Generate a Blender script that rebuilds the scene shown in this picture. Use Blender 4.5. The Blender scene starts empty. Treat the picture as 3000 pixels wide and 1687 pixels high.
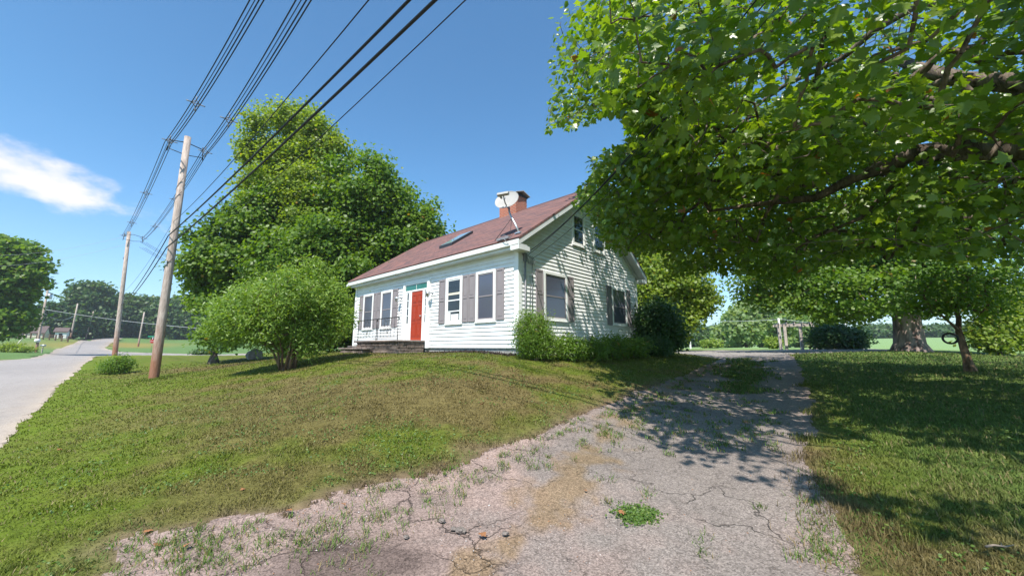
import bpy, math, random
import numpy as np
R = math.radians
random.seed(7); rng = np.random.default_rng(7)
sc = bpy.context.scene

# ---------------------------------------------------------------- camera, sky, sun
F = 1110.0; TH = math.atan(172.5 / F); CT, ST = math.cos(TH), math.sin(TH)
cam = bpy.data.cameras.new('camera'); co = bpy.data.objects.new('camera', cam); sc.collection.objects.link(co)
cam.sensor_width = 36; cam.lens = 36 * F / 3000; cam.clip_start = .05; cam.clip_end = 3000
co.rotation_euler = (R(90) + TH, 0, 0); sc.camera = co
SUN_EL = R(54); SUN_H = np.array([-.239, -.971])
w = bpy.data.worlds.new('World'); sc.world = w; w.use_nodes = True
sc.view_settings.view_transform = 'Standard'; sc.view_settings.look = 'None'
sc.view_settings.exposure = .84; sc.view_settings.gamma = 1
def build_world():
    nt = w.node_tree; N = nt.nodes; L = nt.links; bg = N['Background']
    sky = N.new('ShaderNodeTexSky'); sky.sky_type = 'NISHITA'; sky.sun_disc = False
    sky.sun_elevation = SUN_EL; sky.sun_rotation = math.atan2(SUN_H[0], SUN_H[1])
    sky.air_density = 1.0; sky.dust_density = .6; sky.ozone_density = 2.2; sky.altitude = 100
    # one fair-weather cloud: a patch of broken noise round a sky direction
    tc = N.new('ShaderNodeTexCoord')
    def math_(op, a, b=None, c=None):
        m = N.new('ShaderNodeMath'); m.operation = op
        for i, v in enumerate((a, b, c)):
            if v is None: continue
            if isinstance(v, (int, float)): m.inputs[i].default_value = v
            else: L.new(v, m.inputs[i])
        return m.outputs[0]
    sep = N.new('ShaderNodeSeparateXYZ'); L.new(tc.outputs['Generated'], sep.inputs[0])
    az = math_('ARCTAN2', sep.outputs[0], sep.outputs[1])
    el = math_('ARCSINE', sep.outputs[2])
    nz = N.new('ShaderNodeTexNoise'); nz.inputs['Scale'].default_value = 15; nz.inputs['Detail'].default_value = 7
    nz.inputs['Roughness'].default_value = .56
    mp = N.new('ShaderNodeMapping'); mp.inputs['Scale'].default_value = (1, 1, 1.9)
    L.new(tc.outputs['Generated'], mp.inputs[0]); L.new(mp.outputs[0], nz.inputs[0])
    da = math_('DIVIDE', math_('SUBTRACT', az, CLOUD[0]), CLOUD[2])
    slope = math_('MULTIPLY', math_('SUBTRACT', az, CLOUD[0]), -.16)
    de = math_('DIVIDE', math_('SUBTRACT', math_('SUBTRACT', el, CLOUD[1]), slope), CLOUD[3])
    under = math_('MULTIPLY', math_('MINIMUM', de, 0.0), 1.0)
    d2 = math_('SQRT', math_('ADD', math_('MULTIPLY', da, da), math_('ADD', math_('MULTIPLY', de, de), math_('MULTIPLY', under, under))))
    val = math_('SUBTRACT', math_('ADD', math_('MULTIPLY', nz.outputs[0], 1.9), .05), d2)
    cr = N.new('ShaderNodeMapRange'); cr.inputs['From Min'].default_value = -.08; cr.inputs['From Max'].default_value = .8
    cr.interpolation_type = 'SMOOTHSTEP'; L.new(val, cr.inputs['Value'])
    hz = N.new('ShaderNodeMapRange'); hz.inputs['From Min'].default_value = .02; hz.inputs['From Max'].default_value = .42
    hz.inputs['To Min'].default_value = .0; hz.inputs['To Max'].default_value = 1; hz.interpolation_type = 'SMOOTHSTEP'
    L.new(sep.outputs[2], hz.inputs['Value'])
    tint = N.new('ShaderNodeMixRGB'); tint.inputs[1].default_value = (.72, .86, .96, 1); tint.inputs[2].default_value = (.53, .86, .98, 1)
    L.new(hz.outputs[0], tint.inputs[0])
    mul = N.new('ShaderNodeMixRGB'); mul.blend_type = 'MULTIPLY'; mul.inputs[0].default_value = 1
    L.new(sky.outputs[0], mul.inputs[1]); L.new(tint.outputs[0], mul.inputs[2])
    mix = N.new('ShaderNodeMixRGB'); mix.inputs[2].default_value = (4.9, 4.7, 4.95, 1)
    L.new(math_('MULTIPLY', cr.outputs[0], .95), mix.inputs[0]); L.new(mul.outputs[0], mix.inputs[1])
    L.new(mix.outputs[0], bg.inputs[0]); bg.inputs[1].default_value = .13
CLOUD = (-.925, .268, .165, .046)      # azimuth, elevation, half width, half height (radians)
build_world()
sl = bpy.data.lights.new('sun', 'SUN'); sl.energy = 4.3; sl.angle = R(.53); sl.color = (1, .95, .86)
so = bpy.data.objects.new('sun', sl); sc.collection.objects.link(so)
from mathutils import Vector, Matrix
sd = Vector((SUN_H[0] * math.cos(SUN_EL), SUN_H[1] * math.cos(SUN_EL), math.sin(SUN_EL)))
so.rotation_euler = sd.to_track_quat('Z', 'Y').to_euler(); so.location = (-10, -40, 60)

# ---------------------------------------------------------------- helpers
def ray(px, py):
    u = (px - 1500) / F; v = (843.5 - py) / F
    return np.array([u, CT - v * ST, ST + v * CT])
def W(px, py, Y):
    r = ray(px, py); return r * (Y / r[1])
def project(P):
    d = P[:, 1] * CT + P[:, 2] * ST; d = np.where(np.abs(d) < 1e-6, 1e-6, d)
    v = (-P[:, 1] * ST + P[:, 2] * CT) / d
    return 1500 + F * P[:, 0] / d, 843.5 - F * v, d
def tag(o, label=None, cat=None, group=None, kind=None):
    if label: o['label'] = label
    if cat: o['category'] = cat
    if group: o['group'] = group
    if kind: o['kind'] = kind
    return o
def empty(name, loc, label=None, cat=None, group=None, rz=0):
    o = bpy.data.objects.new(name, None); sc.collection.objects.link(o)
    o.location = loc; o.rotation_euler = (0, 0, rz); o.empty_display_size = .2
    return tag(o, label, cat, group)
class MB:
    def __init__(s): s.v = []; s.f = []; s.sm = []
    def add(s, vs, fs, smooth=False):
        n = len(s.v); s.v += [tuple(map(float, p)) for p in vs]
        s.f += [tuple(i + n for i in f) for f in fs]; s.sm += [smooth] * len(fs); return s
    def box(s, x0, x1, y0, y1, z0, z1, m=None):
        vs = [(x, y, z) for z in (z0, z1) for y in (y0, y1) for x in (x0, x1)]
        if m is not None: vs = [tuple(m @ Vector(p)) for p in vs]
        return s.add(vs, [(0, 2, 3, 1), (4, 5, 7, 6), (0, 1, 5, 4), (2, 6, 7, 3), (0, 4, 6, 2), (1, 3, 7, 5)])
    def tube(s, pts, rad, n=8, cap=True, smooth=True):
        pts = [Vector(p) for p in pts]; k = len(pts)
        rad = rad if hasattr(rad, '__len__') else [rad] * k
        vs = []; prev = None
        for i, p in enumerate(pts):
            d = (pts[min(i + 1, k - 1)] - pts[max(i - 1, 0)]).normalized()
            if prev is None:
                a = Vector((0, 0, 1)) if abs(d.z) < .9 else Vector((1, 0, 0)); u = d.cross(a).normalized()
            else: u = (prev - d * prev.dot(d)).normalized()
            prev = u; v = d.cross(u)
            for j in range(n):
                t = 2 * math.pi * j / n; vs.append(p + (u * math.cos(t) + v * math.sin(t)) * rad[i])
        fs = [(i * n + j, i * n + (j + 1) % n, (i + 1) * n + (j + 1) % n, (i + 1) * n + j) for i in range(k - 1) for j in range(n)]
        if cap: fs += [tuple(range(n))[::-1], tuple((k - 1) * n + j for j in range(n))]
        return s.add(vs, fs, smooth)
    def lathe(s, prof, n=16, c=(0, 0, 0), m=None):
        vs = []
        for r, z in prof:
            for j in range(n):
                t = 2 * math.pi * j / n; p = Vector((c[0] + r * math.cos(t), c[1] + r * math.sin(t), c[2] + z))
                vs.append(m @ p if m is not None else p)
        k = len(prof)
        fs = [(i * n + j, i * n + (j + 1) % n, (i + 1) * n + (j + 1) % n, (i + 1) * n + j) for i in range(k - 1) for j in range(n)]
        return s.add(vs, fs, True)
    def build(s, name, mat, parent=None, bevel=0):
        me = bpy.data.meshes.new(name); me.from_pydata(s.v, [], s.f); me.update()
        me.polygons.foreach_set('use_smooth', s.sm)
        o = bpy.data.objects.new(name, me); sc.collection.objects.link(o)
        if mat: me.materials.append(mat)
        if parent: o.parent = parent
        if bevel:
            b = o.modifiers.new('bevel', 'BEVEL'); b.width = bevel; b.segments = 1; b.limit_method = 'ANGLE'
        return o
def npmesh(name, V, faces, mat, parent=None, attrs=None, smooth=False, colors=None):
    """faces: array (n,k)"""
    me = bpy.data.meshes.new(name); n, k = faces.shape
    me.vertices.add(len(V)); me.vertices.foreach_set('co', np.ascontiguousarray(V, np.float32).ravel())
    me.loops.add(n * k); me.loops.foreach_set('vertex_index', faces.astype(np.int32).ravel())
    me.polygons.add(n); me.polygons.foreach_set('loop_start', np.arange(0, n * k, k, dtype=np.int32))
    me.polygons.foreach_set('loop_total', np.full(n, k, np.int32))
    if smooth: me.polygons.foreach_set('use_smooth', np.ones(n, bool))
    me.update(calc_edges=True)
    for nm, a in (attrs or {}).items():
        at = me.attributes.new(nm, 'FLOAT', 'POINT'); at.data.foreach_set('value', np.ascontiguousarray(a, np.float32))
    if colors is not None:
        at = me.attributes.new('col', 'FLOAT_COLOR', 'POINT')
        at.data.foreach_set('color', np.ascontiguousarray(np.c_[colors, np.ones(len(colors))], np.float32).ravel())
    if mat: me.materials.append(mat)
    o = bpy.data.objects.new(name, me); sc.collection.objects.link(o)
    if parent: o.parent = parent
    return o
def vnoise(x, y, seed=0):
    xi = np.floor(x).astype(np.int64); yi = np.floor(y).astype(np.int64); fx = x - xi; fy = y - yi
    fx = fx * fx * (3 - 2 * fx); fy = fy * fy * (3 - 2 * fy)
    def h(a, b):
        k = (a * 374761393 + b * 668265263 + seed * 974711) & 0xffffffff
        k = ((k ^ (k >> 13)) * 1274126177) & 0xffffffff; return ((k ^ (k >> 16)) & 0xffff) / 65535.
    return (h(xi, yi) * (1 - fx) + h(xi + 1, yi) * fx) * (1 - fy) + (h(xi, yi + 1) * (1 - fx) + h(xi + 1, yi + 1) * fx) * fy
def fbm(x, y, o=4, seed=0):
    s = 0; a = .5; t = 0
    for i in range(o): s = s + a * vnoise(x * 2 ** i, y * 2 ** i, seed + i); t += a; a *= .55
    return s / t

# ---------------------------------------------------------------- materials
def mat(name, col, rough=.6, spec=.3, metal=0, nscale=0, namt=.15, bump=0, bscale=40, coat=0):
    m = bpy.data.materials.new(name); m.use_nodes = True; nt = m.node_tree; N = nt.nodes; L = nt.links
    b = N['Principled BSDF']; b.inputs['Base Color'].default_value = (*col, 1); b.inputs['Roughness'].default_value = rough
    b.inputs['Specular IOR Level'].default_value = spec; b.inputs['Metallic'].default_value = metal
    tc = N.new('ShaderNodeTexCoord')
    if nscale:
        n = N.new('ShaderNodeTexNoise'); n.inputs['Scale'].default_value = nscale; n.inputs['Detail'].default_value = 6
        L.new(tc.outputs['Object'], n.inputs[0])
        mr = N.new('ShaderNodeMapRange'); mr.inputs['From Min'].default_value = .3; mr.inputs['From Max'].default_value = .7
        mr.inputs['To Min'].default_value = 1 - namt; mr.inputs['To Max'].default_value = 1 + namt; L.new(n.outputs[0], mr.inputs['Value'])
        mx = N.new('ShaderNodeMixRGB'); mx.blend_type = 'MULTIPLY'; mx.inputs[0].default_value = 1
        mx.inputs[1].default_value = (*col, 1); L.new(mr.outputs[0], mx.inputs[2]); L.new(mx.outputs[0], b.inputs['Base Color'])
    if bump:
        n2 = N.new('ShaderNodeTexNoise'); n2.inputs['Scale'].default_value = bscale; n2.inputs['Detail'].default_value = 5
        L.new(tc.outputs['Object'], n2.inputs[0]); bp = N.new('ShaderNodeBump'); bp.inputs['Strength'].default_value = bump
        bp.inputs['Distance'].default_value = .02; L.new(n2.outputs[0], bp.inputs['Height']); L.new(bp.outputs[0], b.inputs['Normal'])
    return m
def leafmat(name, ca, cb, cc, transl=.4, rough=.45, spec=.35):
    """three leaf colours picked by the leaf's own random value"""
    m = bpy.data.materials.new(name); m.use_nodes = True; nt = m.node_tree; N = nt.nodes; L = nt.links
    b = N['Principled BSDF']; out = N['Material Output']
    at = N.new('ShaderNodeAttribute'); at.attribute_name = 'v'
    cr = N.new('ShaderNodeValToRGB'); e = cr.color_ramp.elements
    e[0].position = 0; e[0].color = (*ca, 1); e[1].position = .85; e[1].color = (*cb, 1)
    x = e.new(.5); x.color = tuple((p + q) / 2 for p, q in zip(ca, cb)) + (1,); y = e.new(.985); y.color = (*cc, 1)
    L.new(at.outputs['Fac'], cr.inputs[0]); L.new(cr.outputs[0], b.inputs['Base Color'])
    b.inputs['Roughness'].default_value = rough; b.inputs['Specular IOR Level'].default_value = spec
    tr = N.new('ShaderNodeBsdfTranslucent')
    mu = N.new('ShaderNodeMixRGB'); mu.blend_type = 'MULTIPLY'; mu.inputs[0].default_value = 1; mu.inputs[2].default_value = (2.7, 2.65, .55, 1)
    L.new(cr.outputs[0], mu.inputs[1]); L.new(mu.outputs[0], tr.inputs[0])
    mx = N.new('ShaderNodeMixShader'); mx.inputs[0].default_value = transl
    L.new(b.outputs[0], mx.inputs[1]); L.new(tr.outputs[0], mx.inputs[2]); L.new(mx.outputs[0], out.inputs[0])
    return m
def barkmat(name, c1, c2, scale=7):
    m = bpy.data.materials.new(name); m.use_nodes = True; nt = m.node_tree; N = nt.nodes; L = nt.links; b = N['Principled BSDF']
    b.inputs['Roughness'].default_value = .9; b.inputs['Specular IOR Level'].default_value = .1
    tc = N.new('ShaderNodeTexCoord'); mp = N.new('ShaderNodeMapping'); mp.inputs['Scale'].default_value = (1, 1, .16)
    L.new(tc.outputs['Object'], mp.inputs[0])
    n = N.new('ShaderNodeTexNoise'); n.inputs['Scale'].default_value = scale; n.inputs['Detail'].default_value = 8; n.inputs['Roughness'].default_value = .7
    L.new(mp.outputs[0], n.inputs[0]); cr = N.new('ShaderNodeValToRGB'); e = cr.color_ramp.elements
    e[0].position = .38; e[0].color = (*c1, 1); e[1].position = .62; e[1].color = (*c2, 1)
    L.new(n.outputs[0], cr.inputs[0]); L.new(cr.outputs[0], b.inputs['Base Color'])
    bp = N.new('ShaderNodeBump'); bp.inputs['Strength'].default_value = .9; bp.inputs['Distance'].default_value = .05
    L.new(n.outputs[0], bp.inputs['Height']); L.new(bp.outputs[0], b.inputs['Normal']); return m
M = {}
M['bark'] = barkmat('grey_bark', (.06, .045, .035), (.24, .19, .155))
M['bark_old'] = barkmat('old_furrowed_bark', (.07, .045, .04), (.36, .28, .25), 3.2)
M['bark_warm'] = barkmat('brown_bark', (.07, .04, .025), (.26, .17, .11))
M['leaf_near'] = leafmat('maple_leaf', (.066, .135, .014), (.165, .23, .022), (.24, .09, .02), .42, .34, .55)
M['leaf_mid'] = leafmat('broad_leaf', (.06, .125, .014), (.14, .215, .022), (.24, .16, .03), .36)
M['leaf_light'] = leafmat('yellowish_leaf', (.11, .175, .02), (.21, .26, .035), (.30, .22, .04), .4)
M['leaf_dark'] = leafmat('dark_leaf', (.032, .078, .022), (.06, .115, .03), (.08, .14, .035), .28)
M['leaf_far'] = leafmat('distant_leaf', (.035, .08, .02), (.075, .13, .03), (.14, .13, .04), .25)
M['leaf_pale'] = leafmat('pale_leaf', (.13, .20, .08), (.24, .30, .13), (.3, .32, .16), .4)
M['leaf_bush'] = leafmat('bush_leaf', (.11, .19, .03), (.20, .28, .05), (.25, .28, .07), .36)
M['white'] = mat('white_vinyl', (.79, .79, .79), .5, .3, 0, 2.3, .07, .12, 1.5)
M['trim'] = mat('white_trim_paint', (.82, .82, .81), .45, .35, 0, 2.5, .03)
M['trim_grey'] = mat('weathered_trim', (.66, .67, .66), .5, .3, 0, 2, .08)
M['shutter'] = mat('grey_shutter_paint', (.255, .225, .235), .6, .25, 0, 3, .05)
M['door'] = mat('red_door_paint', (.36, .042, .014), .42, .4, 0, 2, .06)
M['concrete'] = mat('foundation_concrete', (.34, .33, .32), .9, .1, 0, 4, .3, .5, 20)
M['stone'] = mat('fieldstone', (.20, .155, .135), .9, .15, 0, 3.1, .55, .9, 9)
M['slab'] = mat('stone_slab', (.25, .20, .18), .85, .15, 0, 3, .3, .4, 14)
M['iron'] = mat('black_iron', (.02, .02, .022), .45, .4)
M['metal'] = mat('galvanised_metal', (.50, .52, .54), .35, .5, .7, 6, .2)
M['dishm'] = mat('dish_paint', (.36, .345, .33), .5, .3, 0, 5, .07)
M['cable'] = mat('black_cable', (.012, .012, .016), .5, .3)
M['cable_grey'] = mat('pale_wire', (.40, .42, .44), .5, .3)
M['insul'] = mat('grey_insulator', (.22, .22, .24), .5, .3)
M['dark'] = mat('dark_rubber', (.02, .02, .022), .6, .3)
M['wood_w'] = mat('weathered_wood', (.40, .35, .31), .8, .15, 0, 4, .25)
M['fence'] = mat('brown_fence_wood', (.13, .085, .06), .8, .15)
M['white_paint'] = mat('white_paint_flat', (.75, .74, .70), .7, .2)
M['cream'] = mat('cream_siding', (.72, .66, .52), .7, .2)
M['barn'] = mat('old_barn_boards', (.20, .15, .17), .85, .1, 0, 3, .3)
M['redroof'] = mat('brown_roof', (.13, .095, .09), .8, .15)
M['blackpl'] = mat('frame_black', (.03, .03, .035), .4, .4)
M['red'] = mat('sign_red', (.45, .02, .02), .5, .3)
M['green'] = mat('sign_green', (.02, .28, .16), .5, .3)
M['plastic_w'] = mat('white_plastic', (.8, .8, .8), .4, .4)
M['deadleaf'] = mat('dry_leaf', (.28, .13, .06), .8, .15)
M['stick'] = mat('bare_stick', (.24, .19, .15), .85, .1)
M['rock'] = mat('grey_rock', (.36, .33, .32), .9, .1, 0, 3, .3, .8, 6)
M['asph_chunk'] = mat('asphalt_chunk', (.17, .145, .13), .9, .2, 0, 20, .3, .6, 30)
def glassmat(name, col, rough=.04):
    m = bpy.data.materials.new(name); m.use_nodes = True; nt = m.node_tree; N = nt.nodes; L = nt.links; b = N['Principled BSDF']
    b.inputs['Base Color'].default_value = (*col, 1); b.inputs['Roughness'].default_value = rough
    b.inputs['Specular IOR Level'].default_value = .8
    n = N.new('ShaderNodeTexNoise'); n.inputs['Scale'].default_value = 2.2; tc = N.new('ShaderNodeTexCoord'); L.new(tc.outputs['Object'], n.inputs[0])
    bp = N.new('ShaderNodeBump'); bp.inputs['Strength'].default_value = .12; bp.inputs['Distance'].default_value = .02
    L.new(n.outputs[0], bp.inputs['Height']); L.new(bp.outputs[0], b.inputs['Normal']); return m
M['glass'] = glassmat('dark_window_glass', (.018, .022, .024))
M['screen'] = glassmat('screened_window_glass', (.085, .09, .125), .16)
M['transom'] = glassmat('green_transom_glass', (.03, .16, .13), .1)
M['skyglass'] = glassmat('skylight_glass', (.22, .30, .34), .05)
def polemat():
    m = barkmat('weathered_pole_wood', (.30, .235, .20), (.50, .42, .37), 14); nt = m.node_tree; N = nt.nodes; L = nt.links
    b = N['Principled BSDF']; tc = N.new('ShaderNodeTexCoord'); sp = N.new('ShaderNodeSeparateXYZ'); L.new(tc.outputs['Object'], sp.inputs[0])
    n = N.new('ShaderNodeTexNoise'); n.inputs['Scale'].default_value = 2; L.new(tc.outputs['Object'], n.inputs[0])
    ad = N.new('ShaderNodeMath'); ad.operation = 'MULTIPLY_ADD'; L.new(n.outputs[0], ad.inputs[0]); ad.inputs[1].default_value = 1.6; L.new(sp.outputs[2], ad.inputs[2])
    mr = N.new('ShaderNodeMapRange'); mr.inputs['From Min'].default_value = 1.2; mr.inputs['From Max'].default_value = 3.6
    mr.inputs['To Min'].default_value = .8; mr.inputs['To Max'].default_value = 0; L.new(ad.outputs[0], mr.inputs['Value'])
    mx = N.new('ShaderNodeMixRGB'); old = b.inputs['Base Color'].links[0].from_socket
    L.new(mr.outputs[0], mx.inputs[0]); L.new(old, mx.inputs[1]); mx.inputs[2].default_value = (.24, .085, .035, 1); L.new(mx.outputs[0], b.inputs['Base Color'])
    return m
M['pole'] = polemat()
def roofmat():
    m = bpy.data.materials.new('mauve_shingles'); m.use_nodes = True; nt = m.node_tree; N = nt.nodes; L = nt.links; b = N['Principled BSDF']
    b.inputs['Roughness'].default_value = .9; b.inputs['Specular IOR Level'].default_value = .12
    tc = N.new('ShaderNodeTexCoord')
    br = N.new('ShaderNodeTexBrick'); br.inputs['Scale'].default_value = 1; br.inputs['Brick Width'].default_value = .31; br.inputs['Row Height'].default_value = .14
    br.inputs['Mortar Size'].default_value = .011; br.inputs['Color1'].default_value = (.215, .105, .10, 1); br.inputs['Color2'].default_value = (.165, .10, .10, 1)
    br.inputs['Mortar'].default_value = (.055, .035, .035, 1); L.new(tc.outputs['UV'], br.inputs[0])
    mp = N.new('ShaderNodeMapping'); mp.inputs['Scale'].default_value = (1.1, 6.5, 1); L.new(tc.outputs['UV'], mp.inputs[0])
    n = N.new('ShaderNodeTexNoise'); n.inputs['Scale'].default_value = 1.0; n.inputs['Detail'].default_value = 7; n.inputs['Roughness'].default_value = .65; L.new(mp.outputs[0], n.inputs[0])
    cr = N.new('ShaderNodeValToRGB'); e = cr.color_ramp.elements; e[0].position = .43; e[0].color = (.085, .07, .075, 1); e[1].position = .57; e[1].color = (.255, .13, .108, 1)
    L.new(n.outputs[0], cr.inputs[0]); mx = N.new('ShaderNodeMixRGB'); mx.inputs[0].default_value = .55; L.new(br.outputs[0], mx.inputs[1]); L.new(cr.outputs[0], mx.inputs[2])
    L.new(mx.outputs[0], b.inputs['Base Color']); bp = N.new('ShaderNodeBump'); bp.inputs['Strength'].default_value = .5; bp.inputs['Distance'].default_value = .02
    L.new(br.outputs[1], bp.inputs['Height']); bp.invert = True; L.new(bp.outputs[0], b.inputs['Normal']); return m
M['roof'] = roofmat()
def brickmat():
    m = bpy.data.materials.new('red_brick'); m.use_nodes = True; nt = m.node_tree; N = nt.nodes; L = nt.links; b = N['Principled BSDF']; b.inputs['Roughness'].default_value = .9
    tc = N.new('ShaderNodeTexCoord'); br = N.new('ShaderNodeTexBrick'); br.inputs['Scale'].default_value = 1
    br.inputs['Brick Width'].default_value = .21; br.inputs['Row Height'].default_value = .075; br.inputs['Mortar Size'].default_value = .009
    br.inputs['Color1'].default_value = (.40, .095, .04, 1); br.inputs['Color2'].default_value = (.27, .065, .035, 1); br.inputs['Mortar'].default_value = (.36, .27, .22, 1)
    L.new(tc.outputs['UV'], br.inputs[0]); L.new(br.outputs[0], b.inputs['Base Color']); return m
M['brick'] = brickmat()
def uv_from(o, fu, fv):
    me = o.data; uv = me.uv_layers.new(name='UVMap')
    for p in me.polygons:
        for li in p.loop_indices:
            c = me.vertices[me.loops[li].vertex_index].co; uv.data[li].uv = (fu(c, p.normal), fv(c, p.normal))

# ---------------------------------------------------------------- terrain
def Q(px, py, Y): p = W(px, py, Y); return (p[0], p[1], p[2])
HN = np.array([.2, 11.8]); aA = R(46.7)
HA = np.array([-math.sin(aA), math.cos(aA)]); HB = np.array([math.cos(aA), math.sin(aA)])
def hp(u, v, z): p = HN + HA * u + HB * v; return (p[0], p[1], z)
ctrl = [(0, 0, -1.62), (0, -8, -1.9), (10, -8, -1.5), (-10, -8, -2.1), (22, -6, -1.3), (0, -60, -3), (60, -30, -2), (-60, -30, -4), (18, 4, -1.0), (30, 0, -1.0),
    Q(1862, 1507, 3.7), Q(2376, 1339, 4.95), (-.5, 5, -1.36), Q(1980, 1106, 11.5), Q(2370, 1106, 11.5), Q(2119, 1054, 18), Q(2330, 1048, 18), (14, 27, -.34),
    (14, 36, -.3), (24, 36, -.3), (-1.7, 9.5, -.45), (-4.4, 10.6, -.72), (-5.0, 7.5, -1.22), Q(1572, 1056, 11.2), (-2.2, 6.3, -1.16), (-3.5, 4, -1.5),
    hp(0, -.3, -.25), hp(5.5, -.6, -.24), hp(11.5, -.3, -.22), hp(5.5, -2.4, -.30), hp(11, -2.5, -.42), hp(-.5, 4, -.3), hp(-.5, 8.3, -.28), hp(5, 4, -.25), hp(11, 8, -.25), hp(14.5, 1, -.35),
    Q(838, 1082, 13.0), Q(450, 1110, 17.5), Q(600, 1075, 22), Q(350, 1089, 22), Q(175, 1130, 16.2), (-8.85, 6.9, -1.75), (-13, 2.5, -1.9), Q(335, 1040, 36), Q(285, 1042, 47),
    Q(0, 1055, 34), Q(65, 1051, 42), Q(123, 1040, 59), Q(105, 1030, 62), Q(159, 1024, 76), Q(217, 1006, 122), Q(286, 990, 150), Q(368, 987, 142), Q(307, 1019, 82),
    Q(345, 1043, 52), Q(590, 1039, 60), Q(470, 1041, 56), Q(442, 1030, 75), Q(600, 1029, 80), Q(404, 1016, 98), Q(600, 994, 150), Q(450, 994, 150), Q(900, 1000, 150), Q(900, 1031, 45),
    Q(0, 990, 90), Q(159, 988, 95), Q(204, 993, 100), Q(249, 991, 130), Q(60, 1030, 50), (-100, 60, .5), (-60, 20, -1.5),
    Q(2824, 1089, 11), Q(2950, 1500, 3.5), Q(2667, 1027, 24), Q(2600, 1060, 16), Q(2950, 1042, 22), Q(2750, 1020, 42), Q(2750, 989, 150), Q(2950, 989, 140), Q(2420, 1020, 45),
    Q(2200, 1018, 70), Q(2000, 1017, 105), Q(2300, 1018, 90), (-200, 250, 6), (0, 300, 5), (200, 250, 6), (350, 60, 4), (-350, 60, 6), (0, 600, 8), (-500, 400, 12), (500, 400, 10), (-500, -300, 0), (500, -300, 0), (0, -500, 0)]
ctrl = np.array(ctrl, float)
def _warp(xy):      # compress far distances so that near detail and far ground share one smooth surface
    r = np.hypot(xy[:, 0], xy[:, 1]); k = np.where(r > 1e-6, 12 * np.log1p(r / 12) / np.maximum(r, 1e-6), 1); return xy * k[:, None]
def _U(d): return np.where(d > 1e-9, d * d * np.log(np.maximum(d, 1e-9)), 0)
cw = _warp(ctrl[:, :2]); n_ = len(cw)
K = _U(np.linalg.norm(cw[:, None] - cw[None], axis=2)) + np.eye(n_) * .6
A_ = np.zeros((n_ + 3, n_ + 3)); A_[:n_, :n_] = K; A_[:n_, n_] = 1; A_[n_, :n_] = 1; A_[:n_, n_ + 1:] = cw; A_[n_ + 1:, :n_] = cw.T
sol = np.linalg.solve(A_, np.r_[ctrl[:, 2], 0, 0, 0])
def ground(x, y):
    x = np.atleast_1d(np.asarray(x, float)); y = np.atleast_1d(np.asarray(y, float)); out = np.empty(x.shape)
    xy = np.c_[x.ravel(), y.ravel()]; r = []
    for i in range(0, len(xy), 20000):
        p = _warp(xy[i:i + 20000]); d = np.linalg.norm(p[:, None] - cw[None], axis=2)
        r.append(_U(d) @ sol[:n_] + sol[n_] + p @ sol[n_ + 1:])
    z = np.concatenate(r).reshape(x.shape)
    b = fbm(x * .45, y * .45, 3, 5) - .5
    return z + b * .07 * np.clip(np.hypot(x, y) / 6, .3, 1)
def gz(x, y): return float(ground([x], [y])[0])
def hit(px, py, y0=1.2, y1=400):
    r = ray(px, py) / ray(px, py)[1]; Y = np.exp(np.linspace(math.log(y0), math.log(y1), 1500))
    g = ground(r[0] * Y, Y); b = np.nonzero(r[2] * Y < g)[0]
    i = b[0] if len(b) else 1499
    return (r[0] * Y[i], Y[i])
def G(x, y, dz=0): return (x, y, gz(x, y) + dz)
D2 = lambda pts: [hit(a * 1.1646, b * 1.1646) for a, b in pts]
drive_l = D2([(1820, 903), (1760, 925), (1700, 950), (1610, 985), (1520, 1018), (1420, 1058), (1330, 1095), (1200, 1143), (1080, 1185), (960, 1220), (860, 1258), (760, 1290), (640, 1318), (560, 1318), (450, 1335), (350, 1340), (255, 1385), (205, 1445)])
drive_r = D2([(2000, 898), (2012, 930), (2030, 970), (2045, 1010), (2050, 1060), (2040, 1110), (2035, 1160), (2050, 1210), (2085, 1280), (2120, 1350), (2150, 1440)])
back_l = [hit(1990, 1027), hit(2040, 1024)]
drive_poly = drive_l[::-1] + [hit(2050, 1043), (9.5, 24), (10.5, 36), (34, 37), (27, 24.5), (15.4, 21.5)] + drive_r + [(2.6, 0), (3.2, -2), (3.5, -9), (-6, -3), (-2.9, -.3)]
road_r = [(30, -29.5), (-3.2, 1.7), (-8.85, 6.9)] + [hit(175, 1130), hit(256, 1062), hit(285, 1043)]
road_poly = road_r + [hit(330, 1041.5), hit(590, 1040.5), hit(760, 1040), hit(760, 1036.3), hit(590, 1036.3), hit(345, 1030), hit(307, 1019), hit(330, 1003), hit(350, 994), Q(368, 988, 142)[:2], Q(372, 985, 190)[:2],
    Q(300, 985, 190)[:2], hit(268, 996), hit(217, 1006), hit(159, 1024), hit(123, 1040), hit(65, 1051), hit(0, 1055), (-30, 18.5), (-13, 2.6), (26, -34)]
def sdist(P, poly):
    poly = np.array(poly); a = poly; b = np.roll(poly, -1, 0); d = np.full(len(P), 1e9); ins = np.zeros(len(P), bool)
    for (ax, ay), (bx, by) in zip(a, b):
        e = np.array([bx - ax, by - ay]); w_ = P - [ax, ay]; t = np.clip((w_ @ e) / (e @ e + 1e-12), 0, 1)
        d = np.minimum(d, np.hypot(w_[:, 0] - t * e[0], w_[:, 1] - t * e[1]))
        c = ((ay > P[:, 1]) != (by > P[:, 1])) & (P[:, 0] < (bx - ax) * (P[:, 1] - ay) / (by - ay + 1e-12) + ax); ins ^= c
    return np.where(ins, -d, d)
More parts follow.
